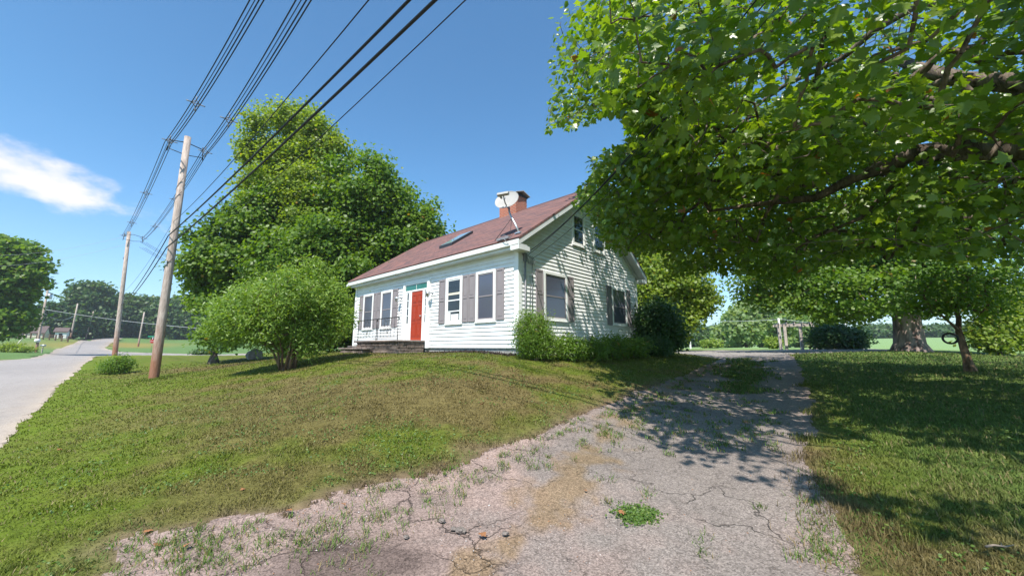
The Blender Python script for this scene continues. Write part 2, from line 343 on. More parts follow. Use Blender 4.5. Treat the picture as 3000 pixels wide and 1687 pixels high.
def sd_drive(P):
    r = np.hypot(P[:, 0], P[:, 1]); n1 = fbm(P[:, 0] * 1.5, P[:, 1] * 1.5, 4, 11) - .5
    left = np.clip((-P[:, 0] + 1.2) / 2.5, 0, 1) * np.clip((6.5 - P[:, 1]) / 3, 0, 1)
    return sdist(P, drive_poly) + n1 * (.30 + .75 * left)
def sd_road(P):
    r = np.hypot(P[:, 0], P[:, 1]); return sdist(P, road_poly) + (fbm(P[:, 0] * .9, P[:, 1] * .9, 3, 21) - .5) * np.clip(.3 + r * .006, .25, .6)
def gauss(P, c, s): return np.exp(-(((P[:, 0] - c[0]) / s[0]) ** 2 + ((P[:, 1] - c[1]) / s[1]) ** 2))
H = lambda px, py: hit(px, py)
dry_spots = [(H(1050, 1170), (2.6, 1.7), .8), (H(700, 1190), (2.6, 1.8), .75), (H(880, 1250), (1.4, .9), .75), (H(620, 1150), (2.5, 2), .5), (H(1330, 1130), (1.8, 1.2), .55), (H(700, 1420), (.8, .6), .7), (H(1050, 1400), (1.2, .5), .55), (H(1400, 1230), (1.2, .7), .5),
    (H(600, 1078), (4, 1.6), 1.0), (H(2750, 1640), (.7, .35), 1.0), (H(2560, 1560), (.35, .5), .9), (H(300, 1560), (.5, .3), .5), (H(1500, 1130), (1.2, 1), .3), (H(480, 1440), (.6, .3), .4)]
def lawn_color(P):
    x, y = P[:, 0], P[:, 1]; r = np.hypot(x, y)
    n1 = fbm(x * .35, y * .35, 4, 31); n2 = fbm(x * 1.6, y * 1.6, 4, 41); n3 = fbm(x * 7, y * 7, 3, 51)
    dry = sum(g * gauss(P, c, s) for c, s, g in dry_spots) + (n2 - .5) * 2.3 + (n1 - .5) * 1.2 + .02
    dry = np.clip(dry * 1.15, 0, 1)
    e = np.exp(-np.abs(sd_drive(P)) / .35); dry = np.clip(dry + e * .45 * (x < 4), 0, 1)
    er = np.exp(-np.abs(sd_road(P)) / 2.4) * (r < 45); dry *= 1 - .8 * er
    edge = np.exp(-np.clip(sd_drive(P), 0, 9) / .16) * (r < 12) * np.where(x > .45 * y + .8, .35, 1)
    rightside = np.clip((x - .62 * y - .8) / 1.5, 0, 1) * (y < 40) * (sdist(P, drive_poly) > 0)
    dry *= 1 - .75 * rightside * (1 - np.clip(gauss(P, H(2700, 1640), (1.1, .5)), 0, 1))
    g1 = np.array([.092, .135, .016]); g2 = np.array([.19, .22, .028]); br = np.array([.135, .085, .04]); tan = np.array([.33, .25, .12])
    k = np.clip(n3 * .6 + n2 * .6 - .1, 0, 1)[:, None]
    c = g1 * (1 - k) + g2 * k
    c = c * (1 - er[:, None] * .5) + np.array([.17, .25, .02]) * er[:, None] * .5
    c = c * (1 - rightside[:, None] * .6) + np.array([.12, .20, .055]) * rightside[:, None] * .6
    d = dry[:, None]; bt = br * (1 - k * .55) + tan * k * .55; c = c * (1 - d * .85) + bt * d * .85
    c = c * (1 - edge[:, None] * .75) + np.array([.24, .165, .12]) * edge[:, None] * .75
    # mown crop field and far meadow
    far = np.clip((r - 55) / 12, 0, 1)[:, None] * (np.ones(len(P)))[:, None]
    fc = np.array([.115, .19, .06]) * (.88 + .24 * n1[:, None]); c = c * (1 - far) + fc * far
    fr = np.clip((x - .2 * y) / 30, 0, 1)[:, None] * np.clip((r - 38) / 15, 0, 1)[:, None]; c = c * (1 - fr) + np.array([.22, .33, .13]) * fr
    c = c * (1 - .24 * (r < 45))[:, None]
    bank = gauss(P, H(375, 1008), (9, 12)) + gauss(P, H(235, 1012)[:2], (7, 12)) * .8 + gauss(P, H(345, 1012), (7, 10)) * .5
    bank = np.clip(bank, 0, 1)[:, None]; c = c * (1 - bank * .7) + np.array([.30, .22, .06]) * bank * .7
    return c
# polar sheet round the camera: fine where the photograph is close, coarse behind
def polar(a0, a1, na, r0, r1, nr):
    a = np.radians(np.linspace(a0, a1, na)); r = np.exp(np.linspace(math.log(r0), math.log(r1), nr)); AA, RR = np.meshgrid(a, r)
    x = (RR * np.sin(AA)).ravel(); y = (RR * np.cos(AA)).ravel(); idx = np.arange(na * nr).reshape(nr, na)
    f = np.stack([idx[:-1, :-1], idx[:-1, 1:], idx[1:, 1:], idx[1:, :-1]], -1).reshape(-1, 4)[:, ::-1]; return np.c_[x, y], f
Pf, Ff = polar(-66, 66, 460, .5, 900, 560); Pb, Fb = polar(66, 294, 90, .5, 900, 80)
def attrmat(name, fn):
    m = bpy.data.materials.new(name); m.use_nodes = True; nt = m.node_tree; b = nt.nodes['Principled BSDF']; b.inputs['Roughness'].default_value = .95
    b.inputs['Specular IOR Level'].default_value = .12; fn(nt, nt.nodes, nt.links, b); return m
def _lawn(nt, N, L, b):
    at = N.new('ShaderNodeAttribute'); at.attribute_name = 'col'; tc = N.new('ShaderNodeTexCoord')
    n = N.new('ShaderNodeTexNoise'); n.inputs['Scale'].default_value = 9; n.inputs['Detail'].default_value = 8; n.inputs['Roughness'].default_value = .7; L.new(tc.outputs['Object'], n.inputs[0])
    mr = N.new('ShaderNodeMapRange'); mr.inputs['From Min'].default_value = .3; mr.inputs['From Max'].default_value = .7; mr.inputs['To Min'].default_value = .6; mr.inputs['To Max'].default_value = 1.3
    L.new(n.outputs[0], mr.inputs['Value']); mx = N.new('ShaderNodeMixRGB'); mx.blend_type = 'MULTIPLY'; mx.inputs[0].default_value = 1
    L.new(at.outputs['Color'], mx.inputs[1]); L.new(mr.outputs[0], mx.inputs[2]); L.new(mx.outputs[0], b.inputs['Base Color'])
    bp = N.new('ShaderNodeBump'); bp.inputs['Strength'].default_value = .7; bp.inputs['Distance'].default_value = .05; L.new(n.outputs[0], bp.inputs['Height']); L.new(bp.outputs[0], b.inputs['Normal'])
M['lawn'] = attrmat('lawn_ground', _lawn)
def _drive(nt, N, L, b, crack=1.0, agg=1.0):
    at = N.new('ShaderNodeAttribute'); at.attribute_name = 'col'; tc = N.new('ShaderNodeTexCoord')
    def mul(a, fac):
        mx = N.new('ShaderNodeMixRGB'); mx.blend_type = 'MULTIPLY'; mx.inputs[0].default_value = 1; L.new(a, mx.inputs[1]); L.new(fac, mx.inputs[2]); return mx.outputs[0]
    def rng_(s, a, b_, c, d):
        m = N.new('ShaderNodeMapRange'); m.inputs['From Min'].default_value = a; m.inputs['From Max'].default_value = b_; m.inputs['To Min'].default_value = c; m.inputs['To Max'].default_value = d; L.new(s, m.inputs['Value']); return m.outputs[0]
    v = N.new('ShaderNodeTexVoronoi'); v.inputs['Scale'].default_value = 95; L.new(tc.outputs['Object'], v.inputs[0])
    sepc = N.new('ShaderNodeSeparateColor'); L.new(v.outputs['Color'], sepc.inputs[0])
    c = mul(at.outputs['Color'], rng_(sepc.outputs[0], 0, 1, 1 - .38 * agg, 1 + .42 * agg))
    n = N.new('ShaderNodeTexNoise'); n.inputs['Scale'].default_value = 30; n.inputs['Detail'].default_value = 8; n.inputs['Roughness'].default_value = .8; L.new(tc.outputs['Object'], n.inputs[0])
    c = mul(c, rng_(n.outputs[0], .3, .7, .72, 1.25))
    # cracks: warped cell borders, broken up by a mask
    nw = N.new('ShaderNodeTexNoise'); nw.inputs['Scale'].default_value = 3; nw.inputs['Detail'].default_value = 5; L.new(tc.outputs['Object'], nw.inputs[0])
    wv = N.new('ShaderNodeVectorMath'); wv.operation = 'MULTIPLY_ADD'; L.new(nw.outputs['Color'], wv.inputs[0]); wv.inputs[1].default_value = (.55, .55, .55); L.new(tc.outputs['Object'], wv.inputs[2])
    h = None
    for s, wd, dk in ((1.0, .011, .45), (2.7, .017, .48), (6.5, .03, .66)):
        vc = N.new('ShaderNodeTexVoronoi'); vc.feature = 'DISTANCE_TO_EDGE'; vc.inputs['Scale'].default_value = s; L.new(wv.outputs[0], vc.inputs[0])
        mk = N.new('ShaderNodeTexNoise'); mk.inputs['Scale'].default_value = .7 * s; L.new(tc.outputs['Object'], mk.inputs[0])
        k = rng_(vc.outputs[0], 0, wd, 0, 1); msk = rng_(mk.outputs[0], .42, .62, 1, 0)
        mx_ = N.new('ShaderNodeMath'); mx_.operation = 'MAXIMUM'; L.new(k, mx_.inputs[0]); L.new(msk, mx_.inputs[1])
        c = mul(c, rng_(mx_.outputs[0], 0, 1, 1 - (1 - dk) * crack, 1)); h = mx_.outputs[0] if h is None else h
    L.new(c, b.inputs['Base Color'])
    bp = N.new('ShaderNodeBump'); bp.inputs['Strength'].default_value = .5 * agg; bp.inputs['Distance'].default_value = .008; L.new(n.outputs[0], bp.inputs['Height'])
    b2 = N.new('ShaderNodeBump'); b2.inputs['Strength'].default_value = .8 * crack; b2.inputs['Distance'].default_value = .02; L.new(h, b2.inputs['Height']); L.new(bp.outputs[0], b2.inputs['Normal']); L.new(b2.outputs[0], b.inputs['Normal'])
M['drive'] = attrmat('old_cracked_asphalt', _drive)
M['road'] = attrmat('bleached_road', lambda nt, N, L, b: _drive(nt, N, L, b, .45, .35))
SEAM = [H(1010, 1640), H(1180, 1560), H(1330, 1515), H(1480, 1560)]
moss_line = [H(1420, 1660), H(1600, 1480), H(1760, 1290), H(1900, 1180), H(2040, 1090), H(2150, 1060)]
def drive_color(P):
    x, y = P[:, 0], P[:, 1]; n1 = fbm(x * .8, y * .8, 4, 61); n2 = fbm(x * 3, y * 3, 4, 71)
    base = np.array([.20, .170, .154]) * (.80 + .45 * n1[:, None])
    dirt = np.clip((-x * .9 + 1.0 - y * .32 + 1.3) / 1.6 + (n2 - .5) * 1.6, 0, 1)
    e = np.exp(-np.abs(sd_drive(P)) / .22); dirt = np.clip(dirt + e * .6 + np.clip(n1 - .62, 0, 1) * 3, 0, 1)
    dirt = np.maximum(dirt, np.clip(gauss(P, H(2530, 1640), (.35, .5)) * 1.2, 0, 1))
    dk = sum(gauss(P, c, s) for c, s in ((H(1150, 1640), (.35, .16)), (H(1000, 1600), (.4, .2)), (H(950, 1680), (.5, .2))))
    dc = np.array([.265, .19, .165]) * (.75 + .5 * n2[:, None]); c = base * (1 - dirt[:, None] * .8) + dc * dirt[:, None] * .8
    c *= 1 - .5 * np.clip(dk + (n2 - .5), 0, 1)[:, None] * np.clip(dk * 2, 0, 1)[:, None]
    ml = np.array(moss_line); d = np.full(len(P), 9.)
    for a, b in zip(ml[:-1], ml[1:]):
        t = np.clip(((P - a) @ (b - a)) / ((b - a) @ (b - a)), 0, 1); d = np.minimum(d, np.linalg.norm(P - a - t[:, None] * (b - a), axis=1))
    ms = np.clip(1.1 - d / .26 + (n2 - .5) * 4.2, 0, 1)[:, None]; c = c * (1 - ms * .62) + np.array([.19, .125, .055]) * ms * .62
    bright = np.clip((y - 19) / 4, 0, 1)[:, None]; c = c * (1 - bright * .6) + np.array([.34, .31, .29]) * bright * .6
    return c
def road_color(P):
    x, y = P[:, 0], P[:, 1]; n1 = fbm(x * .25, y * .25, 4, 81); n2 = fbm(x * 2, y * 2, 3, 91)
    c = np.array([.30, .272, .258]) * (.88 + .24 * n1[:, None]); e = np.exp(-np.abs(sd_road(P)) / .55)[:, None]
    return c * (1 - e * .7) + np.array([.38, .30, .225]) * (.8 + .4 * n2[:, None]) * e * .7
def build_ground():
    parts = {'lawn': [], 'driveway': [], 'road': []}; all_ = []
    off = 0; P = np.r_[Pf, Pb]; Fc = np.r_[Ff, Fb + len(Pf)]
    for fn in (sd_drive, sd_road):       # pull sheet corners onto the edges so that they run clean
        for it in range(2):
            d = fn(P); r_ = np.hypot(P[:, 0], P[:, 1]); m = (np.abs(d) < r_ * .0085) & (r_ > 5) & (r_ < 300) & (P[:, 1] > 0) & (np.abs(P[:, 0]) < 2.2 * P[:, 1]); Pm = P[m]; e = 1e-3 * np.maximum(r_[m], 1)
            g = np.c_[fn(Pm + np.c_[e, 0 * e]) - d[m], fn(Pm + np.c_[0 * e, e]) - d[m]] / e[:, None]; gn = (g * g).sum(1) + 1e-6
            st_ = -(d[m] / gn)[:, None] * g; ln = np.linalg.norm(st_, axis=1); lim = r_[m] * .005; st_ *= np.minimum(1, lim / (ln + 1e-9))[:, None]; P[m] = Pm + st_
    z = ground(P[:, 0], P[:, 1]); sdv = sd_drive(P); srd = sd_road(P)
    # tyre-worn double track with a hump, sunk road surface, potholes
    z = z - .02 * np.clip(-sdv / .15, 0, 1) * (np.hypot(P[:, 0], P[:, 1]) < 30)
    r_ = np.hypot(P[:, 0], P[:, 1]); z = z - .03 * np.clip(-srd / .3, 0, 1)
    z += np.where(sdv < 0, (fbm(P[:, 0] * 1.3, P[:, 1] * 1.3, 3, 95) - .5) * .09 * np.clip(r_ / 5, .2, 1), (fbm(P[:, 0] * 4, P[:, 1] * 4, 3, 96) - .5) * .05)
    V = np.c_[P, z]; cen = P[Fc].mean(1)
    ds = sd_drive(cen); rs = sd_road(cen); isr = rs < 0; isd = (ds < 0) & ~isr
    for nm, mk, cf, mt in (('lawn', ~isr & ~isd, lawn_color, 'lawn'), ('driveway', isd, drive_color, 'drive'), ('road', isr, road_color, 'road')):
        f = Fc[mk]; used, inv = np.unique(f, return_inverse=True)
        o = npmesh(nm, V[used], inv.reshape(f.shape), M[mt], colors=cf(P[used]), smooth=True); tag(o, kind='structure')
build_ground()
o_core = MB(); a_ = [(.5 * math.sin(t), .5 * math.cos(t)) for t in np.linspace(0, 2 * math.pi, 25)[:-1]]
o_core.add([(x, y, gz(x, y) - .004) for x, y in a_], [tuple(range(24))[::-1]])
tag(o_core.build('driveway', M['concrete']), kind='structure')

# ---------------------------------------------------------------- grass blades
def blades(P, hgt, wid, col, lean=.5):
    n = len(P); base = np.c_[P, ground(P[:, 0], P[:, 1]) - .01]; a = rng.uniform(0, 2 * np.pi, n); d = np.c_[np.cos(a), np.sin(a), np.zeros(n)]
    t = np.c_[-d[:, 1], d[:, 0], np.zeros(n)]; L_ = lean * rng.uniform(.2, 1.3, n)[:, None] * hgt[:, None]; up = np.array([0, 0, 1.]) * hgt[:, None]
    V = np.stack([base - t * wid[:, None] * .5, base + t * wid[:, None] * .5, base + up * .55 + d * L_ * .35 + t * wid[:, None] * .32, base + up * .55 + d * L_ * .35 - t * wid[:, None] * .32, base + up * .92 + d * L_], 1)
    i = np.arange(n)[:, None] * 5; T = np.concatenate([i + [0, 1, 2], i + [0, 2, 3], i + [3, 2, 4]], 1).reshape(-1, 3)
    C = np.repeat(col, 5, 0); return V.reshape(-1, 3), T, C
def _blade(nt, N, L, b):
    at = N.new('ShaderNodeAttribute'); at.attribute_name = 'col'; L.new(at.outputs['Color'], b.inputs['Base Color']); b.inputs['Roughness'].default_value = .6
    b.inputs['Specular IOR Level'].default_value = .2; tr = N.new('ShaderNodeBsdfTranslucent'); L.new(at.outputs['Color'], tr.inputs[0]); mx = N.new('ShaderNodeMixShader'); mx.inputs[0].default_value = .3
    L.new(b.outputs[0], mx.inputs[1]); L.new(tr.outputs[0], mx.inputs[2]); L.new(mx.outputs[0], N['Material Output'].inputs[0])
M['blade'] = attrmat('grass_blade', _blade)
def build_grass():
    n = 620000; a = np.radians(rng.uniform(-62, 62, n)); u = rng.random(n); r0, r1, k = 1.6, 34., .55
    r = (r0 ** -k + u * (r1 ** -k - r0 ** -k)) ** (-1 / k); P = np.c_[r * np.sin(a), r * np.cos(a)]
    q = (P - HN) @ np.c_[HA, HB]; inh = (q[:, 0] > -.02) & (q[:, 0] < 11.5) & (q[:, 1] > -.02) & (q[:, 1] < 8.3)
    sd = sd_drive(P); sr = sd_road(P); tuft = fbm(P[:, 0] * 5, P[:, 1] * 5, 3, 101)
    keep = (sd > -.03) & (sr > -.03) & ~inh
    bare = np.clip(1 - sd / .5, 0, 1) * (tuft < .52); keep &= rng.random(n) > bare * .9
    P = P[keep]; r = r[keep]; sd = sd[keep]; tuft = tuft[keep]; m = len(P)
    right = np.clip((P[:, 0] - .62 * P[:, 1] - .8) / 1.2, 0, 1)
    hg = (.016 + .024 * rng.random(m)) * (.6 + .9 * tuft) * (1 + .8 * right) + .0011 * r
    hg = np.where((rng.random(m) < .012), hg * 1.7, hg)
    wd = np.maximum(.0045, .00165 * r) * rng.uniform(.7, 1.3, m)
    c = lawn_color(P) * rng.uniform(.75, 1.5, m)[:, None]; br = rng.random(m) < .10; c[br] = np.array([.26, .21, .10]) * rng.uniform(.7, 1.2, (br.sum(), 1))
    out = [blades(P, hg, wd, c, 1.1)]
    # sparse tufts in the cracks of the drive and on its ragged edge
    seeds = []
    ts = [hit(a_, b_) for a_, b_ in ((1380, 1330), (1330, 1370), (1270, 1400), (1215, 1395), (1170, 1420), (1290, 1430), (1240, 1440), (1340, 1350), (1400, 1410), (1550, 1350), (1430, 1300), (1480, 1330), (1520, 1340), (1600, 1250), (1640, 1270), (1700, 1230), (1720, 1260), (1280, 1515), (1110, 1520), (1130, 1570), (1770, 1400), (1780, 1470), (1890, 1440), (1960, 1330), (2230, 1485), (2330, 1630), (2060, 1620), (2055, 1570), (2420, 1610), (1080, 1690), (1560, 1370), (1440, 1290))]
    for c0 in ts: seeds.append((c0, .03 + .035 * random.random(), 34))
    for _ in range(230):
        t = random.random(); e0 = drive_l[int(t * (len(drive_l) - 1))]; e1 = drive_l[min(int(t * (len(drive_l) - 1)) + 1, len(drive_l) - 1)]; s_ = random.random()
        seeds.append(((e0[0] + (e1[0] - e0[0]) * s_ + random.uniform(-.1, 1) ** 1 * .95, e0[1] + (e1[1] - e0[1]) * s_ - random.uniform(-.1, .5)), .02 + .05 * random.random(), 18))
    for _ in range(200):
        px, py = random.uniform(1750, 2300), random.uniform(1090, 1320); seeds.append((hit(px, py), .03 + .05 * random.random(), 16))
    for _ in range(150):      # green strip between the wheel tracks further up
        px = random.gauss(2190, 28) - (random.uniform(0, 1)) * 30; seeds.append((hit(px, random.uniform(1052, 1150)), .12, 44))
    for _ in range(50):
        px, py = random.uniform(380, 1100), random.uniform(1540, 1687); seeds.append((hit(px, py), .03 + .05 * random.random(), 20))
    for _ in range(70):       # ragged dry tufts by the right edge
        px, py = random.uniform(2350, 2600), random.uniform(1380, 1687); seeds.append((hit(px, py), .07, 26))
    PP = np.concatenate([np.array(c0) + rng.normal(0, s_, (k_, 2)) for c0, s_, k_ in seeds]); m = len(PP); r = np.hypot(PP[:, 0], PP[:, 1])
    c = np.array([.10, .17, .03]) * rng.uniform(.6, 1.5, (m, 1)); d_ = rng.random(m) < .2; c[d_] = (.25, .19, .08)
    rr = np.hypot(PP[:, 0], PP[:, 1]); out.append(blades(PP, rng.uniform(.012, .04, m) * (1 + .12 * rr), np.maximum(.005, .0017 * r), c, 1.5))
    # long seedy grass on the right lawn edge and around the pole, and the low leaves of weeds
    PP = np.concatenate([np.array(hit(px, py)) + rng.normal(0, s_, (k_, 2)) for px, py, s_, k_ in ((2370, 1130, .12, 300), (2400, 1210, .15, 300), (2385, 1350, .12, 400), (2440, 1420, .15, 400), (2520, 1530, .2, 500), (2620, 1570, .2, 400), (2850, 1085, .35, 500), (470, 1108, .5, 700), (2760, 1560, .3, 300), (2370, 1290, .1, 300))])
    m = len(PP); r = np.hypot(PP[:, 0], PP[:, 1]); c = lawn_color(PP) * rng.uniform(.7, 1.5, (m, 1))
    out.append(blades(PP, rng.uniform(.04, .11, m), np.maximum(.004, .0015 * r), c, .6))
    V = []; T = []; C = []; o = 0
    for v, t, c in out: V.append(v); T.append(t + o); C.append(c); o += len(v)
    ob = npmesh('grass', np.concatenate(V), np.concatenate(T), M['blade'], colors=np.concatenate(C))
    tag(ob, 'short patchy green and brown mown grass covering the lawns', 'grass', kind='stuff')
build_grass()

# ---------------------------------------------------------------- trees and shrubs
def maple_template():
    h = [(0, 0), (.16, -.07), (.36, -.06), (.30, .10), (.50, .16), (.66, .40), (.44, .40), (.34, .46), (.40, .66), (.24, .66), (.13, .80), (0, 1.05)]
    out = h + [(-x, y) for x, y in h[-2:0:-1]]; V = [(0, .32, .0)] + [(x, y, -.22 * (x * x + (y - .3) ** 2) + (.05 if abs(x) < .2 else 0)) for x, y in out]
    n = len(out); return np.array(V), np.array([(0, 1 + i, 1 + (i + 1) % n) for i in range(n)])
def small_template():
    V = [(0, 0, 0), (.34, .28, -.07), (.30, .62, -.10), (0, 1, -.12), (-.30, .62, -.10), (-.34, .28, -.07), (0, .45, .04)]
    return np.array(V), np.array([(6, i, (i + 1) % 6) for i in range(6)])
def lance_template():
    return np.array([(0, 0, 0), (.17, .4, -.04), (0, 1, -.1), (-.17, .4, -.04)]), np.array([(0, 1, 2), (0, 2, 3)])
def far_template():
    V = [(-.45, 0, 0), (.1, -.12, .06), (.5, .35, -.1), (.28, .95, 0), (-.2, .8, .08), (-.55, .5, -.05)]
    return np.array(V), np.array([(0, 1, 2), (0, 2, 3), (0, 3, 4), (0, 4, 5)])
TPL = {'maple': maple_template(), 'small': small_template(), 'lance': lance_template(), 'far': far_template()}
def leaf_mesh(P, out_dir, size, tpl, up=.7, rnd=.8, droop=0.):
    V0, T0 = TPL[tpl]; n = len(P); nrm = rng.normal(0, 1, (n, 3)) * rnd + out_dir * .5 + [0, 0, up * .45] + np.array(sd) * up * .9      # leaves turn to the light
    nrm /= np.linalg.norm(nrm, axis=1)[:, None]; a = rng.normal(0, 1, (n, 3)) + out_dir * .6 + [0, 0, -droop]; t = a - nrm * (a * nrm).sum(1)[:, None]
    t /= np.linalg.norm(t, axis=1)[:, None] + 1e-9; b = np.cross(t, nrm)
    s = size[:, None, None]; V = P[:, None] + s * (V0[None, :, 0:1] * b[:, None] + V0[None, :, 1:2] * t[:, None] + V0[None, :, 2:3] * nrm[:, None])
    T = (T0[None] + (np.arange(n) * len(V0))[:, None, None]).reshape(-1, 3); return V.reshape(-1, 3), T, len(V0)
def grow(nodes, root, spread=1.0, r_tip=.008, expo=2.3, r_max=None, limbs=None):
    """join points to a root by short hops; pipe-model radii. returns list of chains"""
    pts = np.array([root] + (limbs or []) + list(nodes)); root = pts[0]; d0 = np.linalg.norm((pts - root) * [1, 1, .8], axis=1); order = np.argsort(d0); par = np.full(len(pts), -1)
    for k in range(1, len(order)):
        i = order[k]; prev = order[:k]; dd = np.linalg.norm(pts[prev] - pts[i], axis=1)
        par[i] = prev[np.argmin(dd + .35 * spread * d0[prev] * 0 + dd * dd * .25)]
    rad = np.full(len(pts), r_tip ** expo)
    for i in order[::-1]:
        if par[i] >= 0: rad[par[i]] += rad[i]
    rad = rad ** (1 / expo)
    if r_max: rad = rad * min(1, 1) ; rad = np.where(rad > r_max, r_max, rad)
    return pts, par, rad
def branch_mesh(mb, pts, par, rad, minr=0, sides=5):
    for i in range(len(pts)):
        p = par[i]
        if p < 0 or rad[i] < minr: continue
        a, b = pts[p], pts[i]; L_ = np.linalg.norm(b - a); m = (a + b) / 2 + rng.normal(0, .06, 3) * L_ + [0, 0, .05 * L_]
        ra = min(rad[p], rad[i] * 1.35); mb.tube([a, m, b], [ra, (ra + rad[i]) / 2, rad[i] * .9], sides if rad[i] < .05 else 9, cap=False)
def make_tree(name, label, cat, base, lobes, nclump, per, lsize, lmat, bmat, tr, tpl='small', crad=.55, group=None, fork=None, seedpts=None, shell=(.5, 1.02), flat=.5, up=.7,
              reject=None, r_tip=.012, minr=0, trunk_pts=None, limbs=None, droop=0., zmin=None, sizefn=None, flare=1.35, rnd=.8, thick=None, wexp=.8):
    """base: trunk foot; lobes: (cx,cy,cz,rx,ry,rz) ellipsoids of the crown"""
    root = empty(name, base, label, cat, group); base = np.array(base, float); lob = np.array(lobes, float); vol = lob[:, 3] * lob[:, 4] * lob[:, 5]
    C = []; O = []
    while len(C) < nclump:
        k = rng.choice(len(lob), nclump, p=vol ** wexp / (vol ** wexp).sum()); d = rng.normal(0, 1, (nclump, 3)); d /= np.linalg.norm(d, axis=1)[:, None]
        rr = shell[0] + (shell[1] - shell[0]) * rng.random(nclump) ** .7; p = lob[k, :3] + d * rr[:, None] * lob[k, 3:6]
        ok = np.ones(nclump, bool)
        if zmin is not None: ok &= p[:, 2] > zmin
        ok &= p[:, 2] > base[2] + .12
        if reject is not None: ok &= ~reject(p)
        C += list(p[ok]); O += list(d[ok])
    C = np.array(C[:nclump]); O = np.array(O[:nclump])
    fk = np.array(fork if fork is not None else base + [0, 0, (lob[:, 2].min() - base[2]) * .6 + .3], float)
    pts, par, rad = grow(C, fk, r_tip=r_tip, limbs=limbs)
    mb = MB(); rf = min(rad[0], tr); rad = rad * min(1.0, tr * .75 / rad[0]); rad = np.maximum(rad, r_tip * .5)
    branch_mesh(mb, pts, par, rad, minr)
    for ch, ra, rb in (thick or []):
        rr0 = np.linspace(ra, rb, len(ch)); mb.tube([np.array(q, float) for q in ch], list(rr0), 10, cap=True)
    tp = trunk_pts or [base - [0, 0, .2], base + [0, 0, .15], base + (fk - base) * .35 + rng.normal(0, .3, 3) * tr, fk]
    kk = len(tp); rr_ = [tr * flare * 1.12, tr * flare] + [tr * (1 - .3 * (i + 1) / (kk - 2)) for i in range(kk - 2)]
    mb.tube(tp, rr_, 14, cap=False)
    mb.v = [tuple(np.array(v) - base) for v in mb.v]
    mb.build('trunk', M[bmat], root)
    N_ = nclump * per; ci = np.repeat(np.arange(nclump), per); off = rng.normal(0, 1, (N_, 3)) * [crad, crad, crad * flat]
    P = C[ci] + off; out = O[ci] * .6 + off / (np.linalg.norm(off, axis=1)[:, None] + 1e-6) * .6
    ok = P[:, 2] > base[2] + .06
    if reject is not None: ok &= ~reject(P)
    P = P[ok]; out = out[ok]; ci = ci[ok]; sz = lsize * rng.uniform(.65, 1.25, len(P))
    if sizefn is not None: sz = sizefn(P, sz)
    cl = rng.random(nclump); v = np.clip(cl[ci] * .45 + rng.random(len(P)) * .55, 0, 1); v = np.where(rng.random(len(P)) < .004, 1.0, v * .9)
    if tpl == 'mix':
        near = np.linalg.norm(P, axis=1) < 9.5; VV = []; TT = []; aa = []; o = 0
        for t_, mk in (('maple', near), ('small', ~near)):
            if not mk.any(): continue
            V, T, k_ = leaf_mesh(P[mk], out[mk], sz[mk] * (1 if t_ == 'maple' else 1.15), t_, up, rnd, droop); VV.append(V); TT.append(T + o); aa.append(np.repeat(v[mk], k_)); o += len(V)
        V = np.concatenate(VV); T = np.concatenate(TT); va = np.concatenate(aa)
    else:
        V, T, k_ = leaf_mesh(P, out, sz, tpl, up, rnd, droop); va = np.repeat(v, k_)
    npmesh('crown', V - base, T, M[lmat], root, attrs={'v': va}); return root
def E_(px, py, Y, rx, ry, rd=None):
    """ellipsoid from its centre in the picture, depth and half sizes in picture pixels"""
    p = W(px, py, Y); k = Y / F; return (p[0], p[1], p[2], rx * k / (1 + .35 * ((px - 1500) / F) ** 2), (rd or rx) * k / (1 + .35 * ((px - 1500) / F) ** 2), ry * k)
def foot(px, Y, py=None):
    r = ray(px, py or 1020); x = r[0] / r[1] * Y; return G(x, Y)
# overhead maple: trunk stands right of the frame
poly = np.array([(1388, -300), (1392, 60), (1388, 140), (1350, 215), (1350, 335), (1400, 330), (1480, 325), (1500, 290), (1590, 300), (1560, 370), (1490, 405), (1470, 470), (1455, 520), (1490, 560), (1520, 600), (1560, 640), (1660, 640), (1700, 690), (1850, 685), (1900, 705), (2000, 700), (2100, 655), (2300, 640), (2590, 665), (2700, -300)]) * 1.1646
limb_a = [W(2980, 440, 6.4), W(2800, 440, 7.0), W(2670, 450, 7.4), W(2590, 490, 7.7), W(2500, 522, 8.0), W(2390, 580, 8.4), W(2220, 598, 8.8), W(2080, 618, 9.2)]
limb_b = [W(3000, 245, 6.0), W(2820, 235, 6.6), W(2700, 205, 7.0), W(2620, 170, 7.4)]
limb_c = [W(2620, 540, 7.8), W(2520, 640, 8.2), W(2400, 690, 8.8), W(2330, 730, 9.2)]
limb_d = [W(2680, 20, 6.6), W(2560, 90, 7), W(2470, 170, 7.6), W(2300, 250, 8.4), W(2230, 300, 9.0), W(2140, 400, 9.6), W(2080, 490, 10)]
def seen_limb(P, u, v):
    m = np.zeros(len(P), bool)
    for ch, wd in ((limb_a, 24), (limb_b, 28), (limb_c, 9), (limb_d, 9)):
        ch = np.array(ch); cu, cv, cd = project(ch)
        for i in range(len(ch) - 1):
            e = np.array([cu[i + 1] - cu[i], cv[i + 1] - cv[i]]); t = np.clip(((u - cu[i]) * e[0] + (v - cv[i]) * e[1]) / (e @ e), 0, 1)
            dd = np.hypot(u - cu[i] - t * e[0], v - cv[i] - t * e[1]); m |= (dd < wd + 8) & (P[:, 1] < ch[i, 1] + t * (ch[i + 1, 1] - ch[i, 1]) + .1)
    return m & ((np.abs(np.sin(P[:, 0] * 91.7 + P[:, 1] * 37.3)) * 977.1) % 1 < .88)
